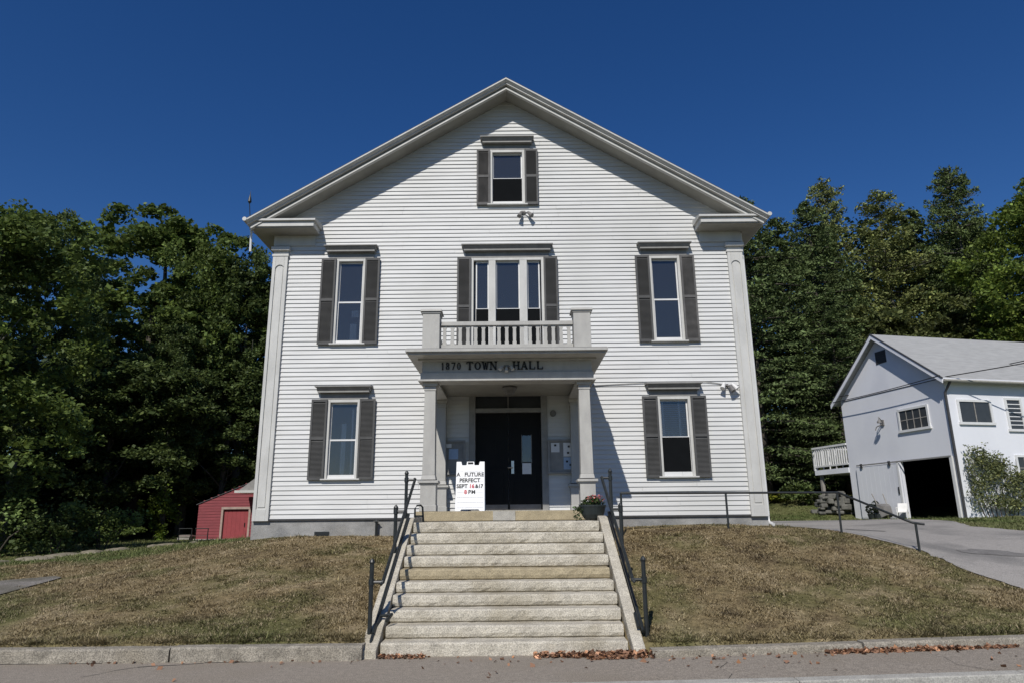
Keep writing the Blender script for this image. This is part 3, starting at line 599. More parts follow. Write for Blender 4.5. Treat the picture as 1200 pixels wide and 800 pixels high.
# door
mb = hb(); d0, d1 = -.90, .68
mb.box(d0 - .15, d0, W - .05, W + .16, 1.851, 4.66); mb.box(d1, d1 + .15, W - .05, W + .16, 1.851, 4.66); mb.box(d0 - .15, d1 + .15, W - .055, W + .16, 4.662, 4.80); mb.box(d0, d1, W - .03, W + .16, 4.17, 4.27)
dc = mb.build('door_casing', 'hood_paint', hall, bevel=0.004)  # casing in darker grey, carrying the porch's shade
mb = hb(); mb.box(d0, d1, W + .10, W + .13, 4.271, 4.66); mb.build('transom_pane', 'board_glass', dc)
mb = hb(); mb.box(-.13, -.09, W + .07, W + .099, 4.272, 4.655); mb.build('transom_bar', 'lamp_metal', dc)
mb = hb(); mb.box(d0 - .12, d1 + .12, W - .25, W + .1, 1.851, 1.885); mb.build('threshold', 'concrete', dc)
for (a, b, lit) in ((d0 + .01, -.115, False), (-.105, d1 - .01, True)):
    mb = hb(); y = W + .07; mb.box(a, b, y, y + .05, 1.89, 4.165)
    for (p0, p1, q0, q1) in ((a + .12, b - .12, 2.02, 2.75),): 
        mb.box(p0, p1, y - .012, y - .001, q0, q1)
    for q0 in (2.88, 3.85): mb.box(a + .02, b - .02, y - .008, y - .001, q0 - .05, q0)
    dr = mb.build('door', 'door_black', hall, bevel=0.004)
    mb = hb(); mb.box(a + .02, b - .02, y - .018, y - .012, 1.90, 2.01); mb.build('door_foot_strip', 'lamp_metal', dr)  # lighter grey strip along the foot of the door
    mb = hb()
    if lit: mb.add([(.21, y - .008, 2.99), (.44, y - .008, 2.99), (.44, y - .008, 3.62), (.21, y - .008, 3.62)], [(0, 1, 2, 3)])
    else: mb.box(-.66, -.42, y - .012, y - .004, 2.99, 3.62)
    mb.build('door_pane', 'window_glass' if lit else 'door_black', dr)
    if lit:
        mb = hb(); mb.box(.20, .215, y - .02, y - .003, 2.97, 3.64); mb.box(.435, .45, y - .02, y - .003, 2.97, 3.64); mb.build('pane_bead', 'lamp_metal', dr)
        mb = hb(); mb.box(.215, .43, y - .018, y - .013, 2.71, 2.965); mb.build('door_notice', 'paper', dr)
        mb = hb(); mb.box(-.045, .02, y - .03, y - .01, 2.72, 3.02); mb.tube([(-.012, y - .03, 2.86), (-.012, y - .08, 2.86), (-.13, y - .08, 2.86)], .014, 8); mb.build('door_handle', 'steel', dr)
for (x0, x1, papers) in ((-1.72, -1.13, [(-1.52, -1.30, 3.06, 3.30, 'paper_blue'), (-1.60, -1.46, 3.33, 3.42, 'paper')]),
                         (.82, 1.44, [(.90, 1.10, 3.20, 3.42, 'paper'), (1.19, 1.40, 3.10, 3.42, 'paper'), (1.19, 1.40, 2.80, 3.08, 'paper_blue')])):
    mb = hb(); y = W - .03; z0, z1 = 2.70, 3.50
    mb.box(x0, x1, y - .10, y - .06, z0, z0 + .05); mb.box(x0, x1, y - .10, y - .06, z1 - .05, z1); mb.box(x0, x0 + .05, y - .10, y - .06, z0 + .051, z1 - .051); mb.box(x1 - .05, x1, y - .10, y - .06, z0 + .051, z1 - .051); mb.box(x0 + .01, x1 - .01, y - .058, y, z0 + .01, z1 - .01)
    nb = mb.build('notice_board', 'hood_paint', hall, bevel=0.004)
    for (a, b, c, d, m_) in papers:
        mb = hb(); mb.box(a, b, y - .068, y - .062, c, d); p_ = mb.build('paper_notice', m_, nb)
    if x0 > 0:
        mb = hb()
        for (a, c) in ((1.32, 3.33), (1.30, 3.18), (1.27, 2.98), (1.35, 2.90), (1.0, 3.36)): mb.box(a - .025, a + .025, y - .073, y - .069, c - .02, c + .025)
        mb.build('notice_print', 'lettering_black', nb)
mb = hb(); mb.box(1.50, 1.66, W - .11, W - .03, 3.48, 3.53); mb.build('wall_bracket', 'iron', hall)
mb = hb(); mb.box(-4.62, -4.28, W - .008, W + .02, 1.34, 1.44)
for k in range(4): mb.box(-4.60, -4.30, W - .014, W - .009, 1.352 + k * .022, 1.362 + k * .022)
mb.build('foundation_vent', 'iron', hall)
mb = hb(); mb.tube([(-3.17, W - .10, 1.30), (-3.17, W - .10, 1.63)], .03, 8); mb.tube([(-3.17, W - .10, 1.60), (-3.17, W + .02, 1.60)], .022, 8); mb.tube([(-3.24, W - .13, 1.66), (-3.10, W - .13, 1.66)], .012, 6); mb.lathe([(.045, 0), (.05, .03), (.02, .07)], (-3.17, W - .10, 1.63), 10); mb.build('standpipe', 'iron', hall)

# ------------------------------------------------------------------ granite stairs
SX = -0.13
st = thing('stone_staircase', (SX, 9.55, 0), 'wide ten step granite staircase rising from the pavement to the porch', 'staircase')
zs = [.165, .325, .492, .652, .805, .965, 1.135, 1.30, 1.475, 1.655]
for k in range(10):
    y0 = 9.55 + .30 * k; mb = MB((SX, 9.55, 0)); z0 = (zs[k - 1] if k else -.1) + .004
    y1 = (y0 + .48) if k < 9 else 13.90
    rough_block(mb, SX - 1.61 + random.uniform(-.02, .02), SX + 1.61 + random.uniform(-.02, .02), y0, y1, z0, zs[k], 80 + k, 0.0085, 34)
    mb.build('step', 'granite_tan' if k in (5,) else 'granite', st)
for s in (-1, 1):
    mb = MB((SX, 9.55, 0)); xa, xb = SX + s * 1.645, SX + s * (1.86 if s < 0 else 1.80)
    if xa > xb: xa, xb = xb, xa
    pl = [(9.42, -.1), (9.42, .10), (9.62, .19), (12.55, 1.72), (12.75, 1.74), (13.86, 1.74), (13.86, .2)]
    mb.extrude([(xa, y, z_) for y, z_ in reversed(pl)], (xb - xa, 0, 0)); mb.build('cheek_slab', 'granite', st, bevel=0.012)
def stair_rail(s, label):
    bx = XC + s * 1.845; ix = XC + s * 1.69; lx = XC + s * 1.79; g = H(bx, 9.75)
    o = (bx, 9.75, g); t = thing('pipe_handrail', o, label, 'handrail', 'iron pipe handrails of the front stairs')
    posts = [(9.75, g - .15, 1.14, 0.90), (11.55, H(bx, 11.55) - .2, 1.88, 1.84), (12.60, 1.2, 2.50, 2.40)]
    for (y, z0, z1, zr) in posts:
        mb = MB(o); mb.tube([(bx, y, z0), (bx, y, z1)], .030, 10); mb.lathe([(.036, 0), (.040, .02), (.022, .055), (.0, .07)], (bx, y, z1), 10)
        mb.lathe([(.040, -.04), (.040, .04)], (bx, y, zr), 10); mb.build('post', 'iron', t)
        mb = MB(o); mb.tube([(bx, y, zr), (ix, y, zr)], .022, 8); mb.build('bracket', 'iron', t)
    mb = MB(o); mb.tube([(ix + s * .03, 9.73, .87), (ix, 9.75, .90), (ix, 12.60, 2.41), (ix + s * .02, 12.68, 2.42)], .026, 10); mb.build('top_rail', 'iron', t)
    mb = MB(o); mb.tube([(lx - s * .16, 9.80, .40), (lx - s * .20, 9.95, .46), (lx - s * .04, 9.98, .44), (lx, 9.86, .32), (lx, 9.62, .19), (lx, 9.46, .02)] if s < 0 else [(lx - s * .06, 9.72, .30), (lx - s * .05, 10.0, .44)], .024, 8)
    mb.tube([(lx, 9.70, .255), (lx, 12.60, 1.79), (bx, 12.62, 1.80)], .024, 8); mb.build('lower_rail', 'iron', t)
    return t
stair_rail(-1, 'black iron pipe handrail with three posts on the left side of the stone stairs')
stair_rail(1, 'black iron pipe handrail with three posts on the right side of the stone stairs')
o = (-1.83, 12.75, 1.655); t = thing('boot_scraper', o, 'small bent iron boot scraper beside the left porch pedestal', 'boot scraper')
mb = MB(o); mb.tube([(-1.79, 12.75, 1.62), (-1.79, 12.75, 1.90), (-1.76, 12.76, 1.95), (-1.69, 12.78, 1.955), (-1.66, 12.80, 1.92), (-1.64, 12.80, 1.66)], .017, 8); mb.build('frame', 'iron', t)
mb = MB(o); mb.box(-1.785, -1.645, 12.77, 12.78, 1.74, 1.78); mb.build('blade', 'iron', t)

# ramp handrail across the lawn
o = (2.34, 15.25, 1.45); t = thing('ramp_handrail', o, 'long black pipe railing crossing the lawn beside the driveway', 'railing')
pts = [(2.34, 15.25, 2.205), (4.66, 15.3, 2.195), (7.10, 15.3, 2.18), (7.78, 14.05, 1.60), (7.90, 14.0, 1.545), (8.02, 13.98, 1.525), (8.10, 13.96, 1.515)]
mb = MB(o); mb.tube(pts, .024, 8); mb.build('rail', 'iron', t)
for (x, y, z1) in ((2.34, 15.25, 2.21), (4.64, 15.3, 2.19), (7.07, 15.3, 2.175), (7.95, 14.0, 1.54)):
    mb = MB(o); mb.tube([(x, y, H(x, y) - .1), (x, y, z1)], .024, 8); mb.build('post', 'iron', t)

# ------------------------------------------------------------------ leaf clouds
def tint_of(rng, base, n, spread=0.28, yellow=0.12):
    b = np.array(base)[None] * np.exp(rng.normal(0, spread, (n, 1))); y = rng.rand(n, 1) ** 3 * yellow
    return np.clip(b * (1 + np.hstack([y * 4, y * 2.4, -y * .5])), 0, 1)
def leaves(rng, C, size, up=0.5, aspect=0.62, base=(.04, .08, .02), spread=.28, yellow=.12, tvar=None):
    n = len(C); nrm = rng.normal(0, 1, (n, 3)); nrm[:, 2] = np.abs(nrm[:, 2]) + up; nrm /= np.linalg.norm(nrm, axis=1)[:, None]
    a = rng.normal(0, 1, (n, 3)); u = np.cross(nrm, a); u /= np.linalg.norm(u, axis=1)[:, None] + 1e-9; v = np.cross(nrm, u)
    s = (size * np.exp(rng.normal(0, .25, n)))[:, None] * .5; k = s * aspect
    bend = nrm * s * rng.uniform(-.3, .3, (n, 1))
    V = np.stack([C - u * s, C - v * k + bend, C + u * s, C + v * k + bend], 1).reshape(-1, 3)
    t = tint_of(rng, base, n, spread, yellow)
    if tvar is not None: t = t * tvar[:, None]
    return V, np.repeat(t, 4, 0)
def quads_of(V): return np.arange(len(V)).reshape(-1, 4)
def ball(rng, n): v = rng.normal(0, 1, (n, 3)); v /= np.linalg.norm(v, axis=1)[:, None]; return v
def broadleaf(seed, h, rx, cb, base, nclump=230, per=130, size=.19, yellow=.1, lobes=7, gap=.0):
    """crown of clumps on limbs; returns (trunk MB, crown mesh) at origin"""
    rng = np.random.RandomState(seed); H0 = h * cb; cz = (h + H0) / 2; rz_ = (h - H0) / 2
    lc = [];                                                                  # lobes give an uneven outline
    for k in range(lobes):
        a = k * 2.4 + rng.uniform(-.4, .4); t = (k + .5) / lobes; zz = H0 + (h - H0) * (.12 + .78 * t); env = math.sqrt(max(.05, 1 - ((zz - cz) / rz_ * .92) ** 2))
        lc.append((rx * .58 * env * math.cos(a), rx * .58 * env * math.sin(a), zz, rx * rng.uniform(.42, .62) * (0.65 + .5 * env)))
    lc.append((0, 0, h - rz_ * .34, rx * .45)); lc = np.array(lc)
    ii = rng.randint(0, len(lc), nclump); d = ball(rng, nclump); rad = rng.uniform(.55, 1.05, nclump) ** .6
    C = lc[ii, :3] + d * (lc[ii, 3] * rad)[:, None] * np.array([1, 1, .85]); C[:, 2] = np.clip(C[:, 2], H0 * .75, h * 1.0)
    cr = rng.uniform(.45, .95, nclump) * rx * .19
    tv = np.exp(rng.normal(0, .16, nclump)); P = []; TV = []
    for c, r_, t_ in zip(C, cr, tv):
        q = ball(rng, per) * (rng.rand(per, 1) ** .45) * r_ * np.array([1.25, 1.25, .62]); q[:, 2] -= (q[:, 0] ** 2 + q[:, 1] ** 2) / r_ * .25
        P.append(c + q); TV.append(np.full(per, t_))
    V, t = leaves(rng, np.concatenate(P), size, .55, .66, base, .25, yellow, np.concatenate(TV))
    crown = np_mesh('crown', V, quads_of(V), 'leaf', t)
    mb = MB(); r0 = .022 * h * .8; wob = [(rng.normal(0, .05), rng.normal(0, .05)) for _ in range(7)]
    path = [(wob[k][0] * k * .5, wob[k][1] * k * .5, h * .86 * k / 6 - (.3 if k == 0 else 0)) for k in range(7)]
    mb.tube(path, [r0 * 1.35, r0, r0 * .86, r0 * .68, r0 * .5, r0 * .3, r0 * .12], 9)
    for k in range(18):
        c = C[rng.randint(nclump)] * np.array([.8, .8, .82]); f = min(.9, max(.16, (c[2] - rng.uniform(.14, .3) * h) / (h * .86))); i = min(5, int(f * 6)); g = f * 6 - i
        p0 = Vector(path[i]).lerp(Vector(path[i + 1]), g); p1 = p0.lerp(Vector(c), .62); mid = p0.lerp(p1, .5) + Vector((rng.normal(0, .12), rng.normal(0, .12), -.04 * (p1 - p0).length))
        rr_ = r0 * (.42 - .3 * f); mb.tube([p0, mid, p1], [rr_, rr_ * .6, rr_ * .18], 6)
    return mb, crown
def conifer(seed, h, rx, base, cb=.06, droop=.25, whorl=.42, per=62, size=.30, nb=9, power=.85, yellow=.03, ragged=.22):
    rng = np.random.RandomState(seed); P = []; TV = []; mb = MB(); z = h * cb; br = []
    while z < h * .985:
        t = (z - h * cb) / (h * (1 - cb)); L0 = rx * (1 - t) ** power * (1 if t > .12 else .7 + 2.5 * t) + .12
        for k in range(max(4, int(nb * (.6 + .4 * (1 - t))))):
            a = rng.uniform(0, 2 * math.pi); L = L0 * np.exp(rng.normal(0, ragged)) ; m_ = max(6, int(per * (L / rx) ** .8 + 4))
            s = np.sqrt(rng.rand(m_)) * L; up = .18 * s * t - droop * s * (1 - .4 * t) * (.4 + .6 * s / max(L, .01)) + .06 * (s / max(L, .01)) ** 3 * L
            side = rng.normal(0, 1, m_) * (.10 + .16 * s * (1 - .55 * s / L))
            q = np.stack([math.cos(a) * s - math.sin(a) * side, math.sin(a) * s + math.cos(a) * side, z + up + rng.normal(0, .07, m_) - np.abs(side) * .25], 1)
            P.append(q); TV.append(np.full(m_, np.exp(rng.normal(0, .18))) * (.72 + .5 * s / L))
            if rng.rand() < .35: br.append((a, L, z, t))
        z += whorl * (1.15 - .45 * t) * rng.uniform(.8, 1.2)
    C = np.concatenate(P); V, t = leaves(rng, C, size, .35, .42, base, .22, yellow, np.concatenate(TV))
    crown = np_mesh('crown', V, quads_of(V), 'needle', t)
    r0 = .012 * h; mb.tube([(0, 0, -.3), (0, 0, h * .3), (0, 0, h * .7), (0, 0, h * .985)], [r0 * 1.2, r0 * .85, r0 * .4, .015], 8)
    for a, L, z, t in br: mb.tube([(0, 0, z), (math.cos(a) * L * .5, math.sin(a) * L * .5, z - droop * L * .22), (math.cos(a) * L * .9, math.sin(a) * L * .9, z - droop * L * .6)], [r0 * .28, r0 * .16, .008], 5)
    return mb, crown
PROTO = {}
def proto(key, fn, bark='bark'):
    mb, crown = fn
    me = bpy.data.meshes.new('trunk'); me.from_pydata(mb.v, [], mb.f); me.materials.append(M[bark]); me.shade_smooth(); me.update(); PROTO[key] = (me, crown)
GL = (.105, .150, .040); GD = (.078, .112, .036); GB = (.118, .170, .036); GO = (.095, .115, .040)
proto('maple', broadleaf(1, 14, 4.0, .20, GL, 300, 120, .19), 'bark_grey')
proto('maple2', broadleaf(2, 15, 3.0, .16, GL, 260, 120, .19, lobes=9), 'bark')
proto('ash', broadleaf(3, 14, 3.6, .24, GD, 240, 110, .18, lobes=8), 'bark_grey')
proto('round', broadleaf(4, 9, 3.4, .12, GD, 260, 110, .17, lobes=6), 'bark')
proto('bright', broadleaf(5, 17, 4.6, .15, GB, 330, 120, .21, yellow=.16, lobes=9), 'bark')
proto('young', broadleaf(6, 7, 2.3, .06, GO, 200, 110, .16, lobes=7), 'bark')
proto('spruce', conifer(21, 18, 3.9, (.082, .114, .040), per=125, size=.21, power=.68, whorl=.38, nb=10), 'bark')
proto('spruce2', conifer(22, 19, 3.4, (.088, .120, .042), droop=.32, whorl=.36, per=125, size=.21, power=.66, nb=10), 'bark')
proto('pine', conifer(23, 20, 3.3, (.150, .175, .060), cb=.14, droop=.0, whorl=.40, per=125, size=.20, nb=10, power=.55, ragged=.28, yellow=.08), 'bark_grey')
proto('pine2', conifer(24, 21, 3.4, (.092, .125, .042), cb=.10, droop=.06, whorl=.34, per=125, size=.21, nb=10, power=.45, ragged=.16), 'bark_grey')
def tree(kind, name, x, y, top, label, cat='tree', group=None, rz=0., wide=1.0):
    z = H(x, y); me_t, me_c = PROTO[kind]; h0 = max(v.co.z for v in me_c.vertices) if kind not in HT else HT[kind]; HT[kind] = h0
    s = (top - z) / h0; t = thing(name, (x, y, z), label, cat, group, rz); t.scale = (s * wide, s * wide, s)
    link_mesh('trunk', me_t, t); link_mesh('crown', me_c, t); return t
HT = {}
LG = 'broadleaf trees of the wood left of the hall'; RG = 'conifers behind the barn'
# left wood
tree('maple', 'maple_tree', -16.6, 20.6, 12.3, 'tall dark maple at the left edge, highest crown left of the dip', group=LG, rz=.3)
tree('ash', 'ash_tree', -24.6, 34.0, 17.6, 'dark ash with a sloping crown just left of the dip in the tree line', group=LG, rz=1.2, wide=.66)
tree('maple2', 'maple_tree', -23.4, 43.0, 22.8, 'tallest peaked maple of the left wood, right of the dip in its skyline', group=LG, rz=2.0, wide=1.1)
tree('maple2', 'maple_tree', -26.4, 41.0, 15.8, 'leafy maple filling the dip in the left tree line', group=LG, rz=4.2, wide=.85)
tree('maple', 'maple_tree', -20.6, 43.5, 21.0, 'maple with a rounded shoulder right of the tallest crown in the left wood', group=LG, rz=5.0, wide=.66)
tree('ash', 'ash_tree', -17.6, 44.0, 18.6, 'low leafy ash nearest the left eave of the hall', group=LG, rz=.8, wide=.85)
tree('maple2', 'maple_tree', -16.0, 47.0, 18.2, 'broadleaf tree half hidden behind the left corner pilaster of the hall', group=LG, rz=3.4)
tree('maple', 'maple_tree', -24.5, 22.0, 13.4, 'maple cut by the left edge of the picture', group=LG, rz=2.2)
tree('round', 'beech_tree', -17.6, 42.0, 11.5, 'low spreading beech behind the red shed', group=LG, rz=1.0, wide=1.1)
tree('round', 'beech_tree', -22.5, 38.5, 11.5, 'low spreading beech in the shade under the tallest maple', group=LG, rz=2.6, wide=1.15)
tree('ash', 'ash_tree', -25.5, 29.0, 15.2, 'ash deep in the left wood behind the front maples', group=LG, rz=2.9)
tree('ash', 'ash_tree', -21.5, 50.5, 21.0, 'ash deep in the left wood behind the tallest maple', group=LG, rz=4.1)
tree('maple', 'maple_tree', -29.0, 33.0, 14.5, 'maple farthest left among the rear trees of the wood', group=LG, rz=.9)
tree('round', 'beech_tree', -20.5, 24.3, 7.2, 'low dark beech beneath the crowns at the left edge', group=LG, rz=3.6, wide=1.1)
tree('maple', 'maple_tree', -24.0, 52.0, 20.0, 'maple at the very back of the left wood', group=LG, rz=4.6)
tree('ash', 'ash_tree', -19.8, 39.6, 13.5, 'slender trunked ash standing at the wood edge beside the yellow green sapling', group=LG, rz=5.4, wide=.7)
# right wood
tree('spruce', 'spruce_tree', 14.6, 40.0, 21.4, 'dark spruce directly beside the right eave of the hall', group=RG, rz=.4, wide=1.05)
tree('spruce2', 'spruce_tree', 17.4, 41.5, 20.6, 'dark spruce second from the hall, lower than its neighbours', group=RG, rz=1.4, wide=1.1)
tree('spruce', 'spruce_tree', 20.6, 44.0, 22.8, 'dark full spruce left of the see-through pine', group=RG, rz=2.3, wide=1.0)
tree('pine', 'pine_tree', 25.0, 50.0, 27.6, 'thin see-through pine rising above its dark spruce neighbours', group=RG, rz=.2, wide=.85)
tree('pine', 'pine_tree', 26.8, 46.0, 24.4, 'feathery olive pine above the barn ridge', group=RG, rz=3.0, wide=1.15)
tree('spruce2', 'spruce_tree', 29.4, 46.5, 23.4, 'narrow spruce just left of the tallest pine', group=RG, rz=4.0, wide=.95)
tree('pine2', 'pine_tree', 31.0, 44.0, 25.4, 'tallest densest pine, square topped, above the right half of the barn', group=RG, rz=.6, wide=.85)
tree('pine2', 'pine_tree', 34.0, 46.5, 22.6, 'lower pine between the tallest pine and the bright green maple', group=RG, rz=2.1, wide=.9)
tree('bright', 'maple_tree', 31.0, 37.5, 20.9, 'bright green maple at the right edge above the barn roof', rz=.5, wide=.9)
tree('bright', 'maple_tree', 37.0, 40.0, 23.2, 'bright green maple cut by the right edge of the picture', rz=2.5, wide=.9)
tree('spruce', 'spruce_tree', 18.6, 38.5, 14.5, 'short dark spruce in front of the spruce row, left of the barn gable', group=RG, rz=5.0, wide=1.3)
tree('young', 'birch_tree', 23.2, 41.0, 14.6, 'olive broadleaf tree just above the barn gable peak', rz=.7, wide=.85)
tree('young', 'birch_tree', 28.0, 41.5, 14.6, 'olive broadleaf tree above the middle of the barn ridge', rz=2.7, wide=.9)
tree('bright', 'maple_tree', 30.6, 41.0, 13.0, 'small bright maple peeping over the right end of the barn roof', rz=4.0, wide=.9)
tree('spruce2', 'spruce_tree', 12.0, 43.0, 20.5, 'spruce mostly hidden behind the right corner of the hall', group=RG, rz=.9, wide=1.1)
tree('spruce', 'spruce_tree', 23.2, 47.5, 22.5, 'spruce in the back row behind the feathery pine', group=RG, rz=3.9, wide=1.1)
tree('pine2', 'pine_tree', 36.0, 52.0, 24.0, 'pine at the back, glimpsed through the bright maple', group=RG, rz=1.7)

def bush(name, x, y, rx, ry, h, base, n, size, label, cat='shrub', seed=0, mat_='leaf', yellow=.1, stems=5, group=None, spread=.3):
    rng = np.random.RandomState(seed); z = H(x, y); t = thing(name, (x, y, z), label, cat, group); k = 26
    cc = ball(rng, k) * np.array([rx, ry, h * .48]) * rng.uniform(.3, 1.05, (k, 1)) + np.array([0, 0, h * .48]); m_ = n // k; P = []; TV = []
    for c in cc: P.append(c + ball(rng, m_) * rng.rand(m_, 1) ** .5 * np.array([rx, ry, h * .5]) * rng.uniform(.16, .46)); TV.append(np.full(m_, np.exp(rng.normal(0, .25))))
    C = np.concatenate(P); C[:, 2] = np.maximum(C[:, 2], .03); V, tt = leaves(rng, C, size, .6, .6, base, spread, yellow, np.concatenate(TV))
    link_mesh('foliage', np_mesh('foliage', V, quads_of(V), mat_, tt), t)
    mb = MB()
    for q in range(stems): c = cc[q]; mb.tube([(c[0] * .15, c[1] * .15, -.1), (c[0] * .5, c[1] * .5, c[2] * .6), tuple(c)], [.03, .02, .008], 5)
    mb.build('stems', 'bark', t); return t
bush('shrub', -15.9, 21.5, 1.7, 1.5, 3.0, GD, 3900, .12, 'dark bushy shrub at the left edge below the maples', seed=1)
bush('shrub', -14.6, 22.6, 1.5, 1.3, 1.7, GD, 2500, .12, 'rounded dark shrub right of the bushy one at the left edge', seed=2)
bush('shrub', -14.6, 25.2, 1.3, 1.1, 1.9, GL, 2000, .12, 'mixed leafy shrub at the end of the grass bank, under the wood', seed=3)
bush('sapling', -18.9, 37.3, .9, .8, 2.9, (.085, .13, .022), 2600, .14, 'yellow green sapling at the wood edge, left of the red shed', 'sapling', seed=4, yellow=.2)
bush('shrub', -19.2, 34.0, 1.4, 1.0, 1.2, GL, 2600, .12, 'low shrub between the grass bank and the yellow green sapling', seed=5)
bush('hosta_bed', 13.6, 38.2, 2.0, .8, .75, (.14, .17, .03), 2400, .2, 'low bright yellow green plant bed under the spruces', 'plant bed', seed=6, yellow=.2)
bush('shrub', 14.9, 36.2, 1.2, .8, 1.1, GD, 1800, .14, 'dark low shrub before the field stone heap', seed=7)
# understorey mass that closes the wood behind the single trees
rng = np.random.RandomState(77); P = []
for (x0, x1, y0, y1, n, top) in ((-42, -13, 46, 56, 190, 13), (-44, -24, 24, 46, 150, 10), (8, 46, 50, 60, 420, 19), (36, 56, 34, 52, 130, 12)):
    for k in range(n):
        x, y = rng.uniform(x0, x1), rng.uniform(y0, y1); r_ = rng.uniform(1.2, 2.4); zc = H(x, y) + rng.uniform(.3, 1) * top
        P.append(np.array([x, y, zc]) + ball(rng, 90) * rng.rand(90, 1) ** .4 * r_)
for (x0, x1, y0, y1, n) in ((-40, -11, 47.5, 53, 420), (-36, -27, 26, 47, 110), (12, 40, 47, 52, 130)):
    for k in range(n):
        x, y = rng.uniform(x0, x1), rng.uniform(y0, y1); P.append(np.array([x, y, H(x, y) + rng.uniform(.4, 4.5)]) + ball(rng, 110) * rng.rand(110, 1) ** .4 * np.array([1.6, 1.2, 1.1]))
C = np.concatenate(P); V, tt = leaves(rng, C, .45, .5, .65, (.030, .050, .017), .3, .05)
tag(link_mesh('woodland', np_mesh('woodland', V, quads_of(V), 'leaf', tt)), 'dense dark woodland closing the view behind the separate trees', 'woodland', kind='stuff')

# ------------------------------------------------------------------ turf
def in_drive(x, y):
    dl = np.array(DRV_L); dr = np.array(DRV_R); return (x > np.interp(y, dl[:, 1], dl[:, 0])) & (x < np.interp(y, dr[:, 1], dr[:, 0])) & (y > 9.6)
def in_gravel(x, y): w_ = (vnoise(x, y, 2.5, 21) - .40) * .7; return (x < np.interp(y, [9.6, 11.2, 12.6, 13.8, 14.6], [-8.6, -8.75, -9.0, -9.1, -9.2]) - w_) & (x > np.interp(y, [9.6, 12, 13.8, 14.6, 14.9], [-14, -13, -11.3, -10.2, -9.5]) + w_) & (y < 14.8)
def turf(name, x0, x1, y0, y1, n, hgt_, seed, label):
    rng = np.random.RandomState(seed); x = rng.uniform(x0, x1, n * 2); y = y0 + (y1 - y0) * rng.rand(n * 2) ** 1.3
    k = (np.abs(x) < .82 * y + 1.5) & ~in_drive(x, y) & ~in_gravel(x, y) & ~((np.abs(x - XC) < 6.05) & (y > W - .03) & (y < DEPTH)) & ~((np.abs(x - SX) < 1.88) & (y < W)) & ~((x > 15.9) & (y > 26.5 + (x - 17.3) * .2))
    dens = vnoise(x, y, 1.3, 9) * .4 + vnoise(x, y, 5.0, 10) * .6; k &= rng.rand(len(x)) < np.clip(.1 + dens * 1.5, 0, 1)
    if name == 'green_grass': k &= green_amount(x, y) > .3
    x, y = x[k][:n], y[k][:n]; m_ = len(x); nb = 4
    X = np.repeat(x, nb) + rng.normal(0, .022, m_ * nb); Y = np.repeat(y, nb) + rng.normal(0, .022, m_ * nb); Z = hgt(X, Y) - .006
    hh = hgt_ * np.exp(rng.normal(0, .4, m_ * nb)) * np.repeat(.35 + .7 * vnoise(x, y, 2.2, 12) + 1.5 * np.clip(vnoise(x, y * 1.3, 6.5, 13) - .45, 0, 1) ** 1.0, nb); a = rng.uniform(0, 2 * np.pi, m_ * nb); ln = rng.uniform(.4, 2.0, m_ * nb) * hh
    wv = .006 + .004 * rng.rand(m_ * nb); wv *= (1 + (Y - 9) * .05)
    dx, dy = np.cos(a), np.sin(a); b = np.stack([X, Y, Z], 1); sd = np.stack([-dy * wv, dx * wv, np.zeros_like(wv)], 1); tp = b + np.stack([dx * ln, dy * ln, hh], 1)
    V = np.stack([b - sd, b + sd, tp], 1).reshape(-1, 3); c = turf_colour(X, Y) * np.exp(rng.normal(0, .28, (m_ * nb, 1))); st_ = rng.rand(m_ * nb, 1) < .16 * (1 - green_amount(X, Y)[:, None]); c = np.where(st_, STRAW * 1.15, c)
    o = link_mesh(name, np_mesh(name, V, np.arange(len(V)).reshape(-1, 3), 'grass_blade', np.repeat(c, 3, 0))); tag(o, label, 'grass', kind='stuff')
turf('dry_grass', -11.5, 9.5, 9.50, 17.5, 120000, .021, 5, 'short dry brown turf on the bank before the hall')
turf('kerb_grass', -8.5, 8.2, 9.535, 9.78, 7500, .036, 15, 'fringe of longer dry grass hanging over the back of the kerb')
turf('green_grass', -20, 22, 11, 40, 60000, .042, 6, 'greener grass round the driveway, the barn and the wood edge')

# ------------------------------------------------------------------ fallen leaves
def litter(name, spots, seed, label):
    rng = np.random.RandomState(seed); C = []
    for (x0, x1, y0, y1, n, pile) in spots:
        x = rng.uniform(x0, x1, n); y = rng.uniform(y0, y1, n); f = np.exp(-((y - (y0 + y1) / 2) / max(1e-3, (y1 - y0) * .38)) ** 2)
        C.append(np.stack([x, y, road_z(x) + .012 + rng.rand(n) * pile * f], 1))
    C = np.concatenate(C); V, t = leaves(rng, C, .062, .9, .7, (.23, .128, .080), .45, .10)
    o = link_mesh(name, np_mesh(name, V, quads_of(V), 'dead_leaf', t)); tag(o, label, 'fallen leaves', kind='stuff')
litter('fallen_leaves', [(.25, 1.55, 9.36, 9.54, 420, .05), (.9, 1.75, 9.22, 9.52, 420, .07), (-1.75, -1.15, 9.40, 9.54, 130, .03), (1.2, 1.75, 9.5, 9.6, 60, .05)], 2, 'drift of brown fallen leaves at the foot of the stone stairs')
litter('fallen_leaves', [(3.9, 5.6, 9.17, 9.29, 620, .035), (5.5, 6.3, 9.20, 9.29, 120, .02), (6.5, 7.4, 9.18, 9.29, 120, .02), (2.0, 3.6, 8.4, 9.2, 14, .005), (-1.6, 1.6, 9.0, 9.5, 30, .004), (-6, -1.5, 9.15, 9.32, 26, .004), (1.8, 7.5, 9.05, 9.3, 60, .006), (-5, 6, 8.1, 9.1, 22, .003)], 3, 'drift of brown fallen leaves along the right kerb')

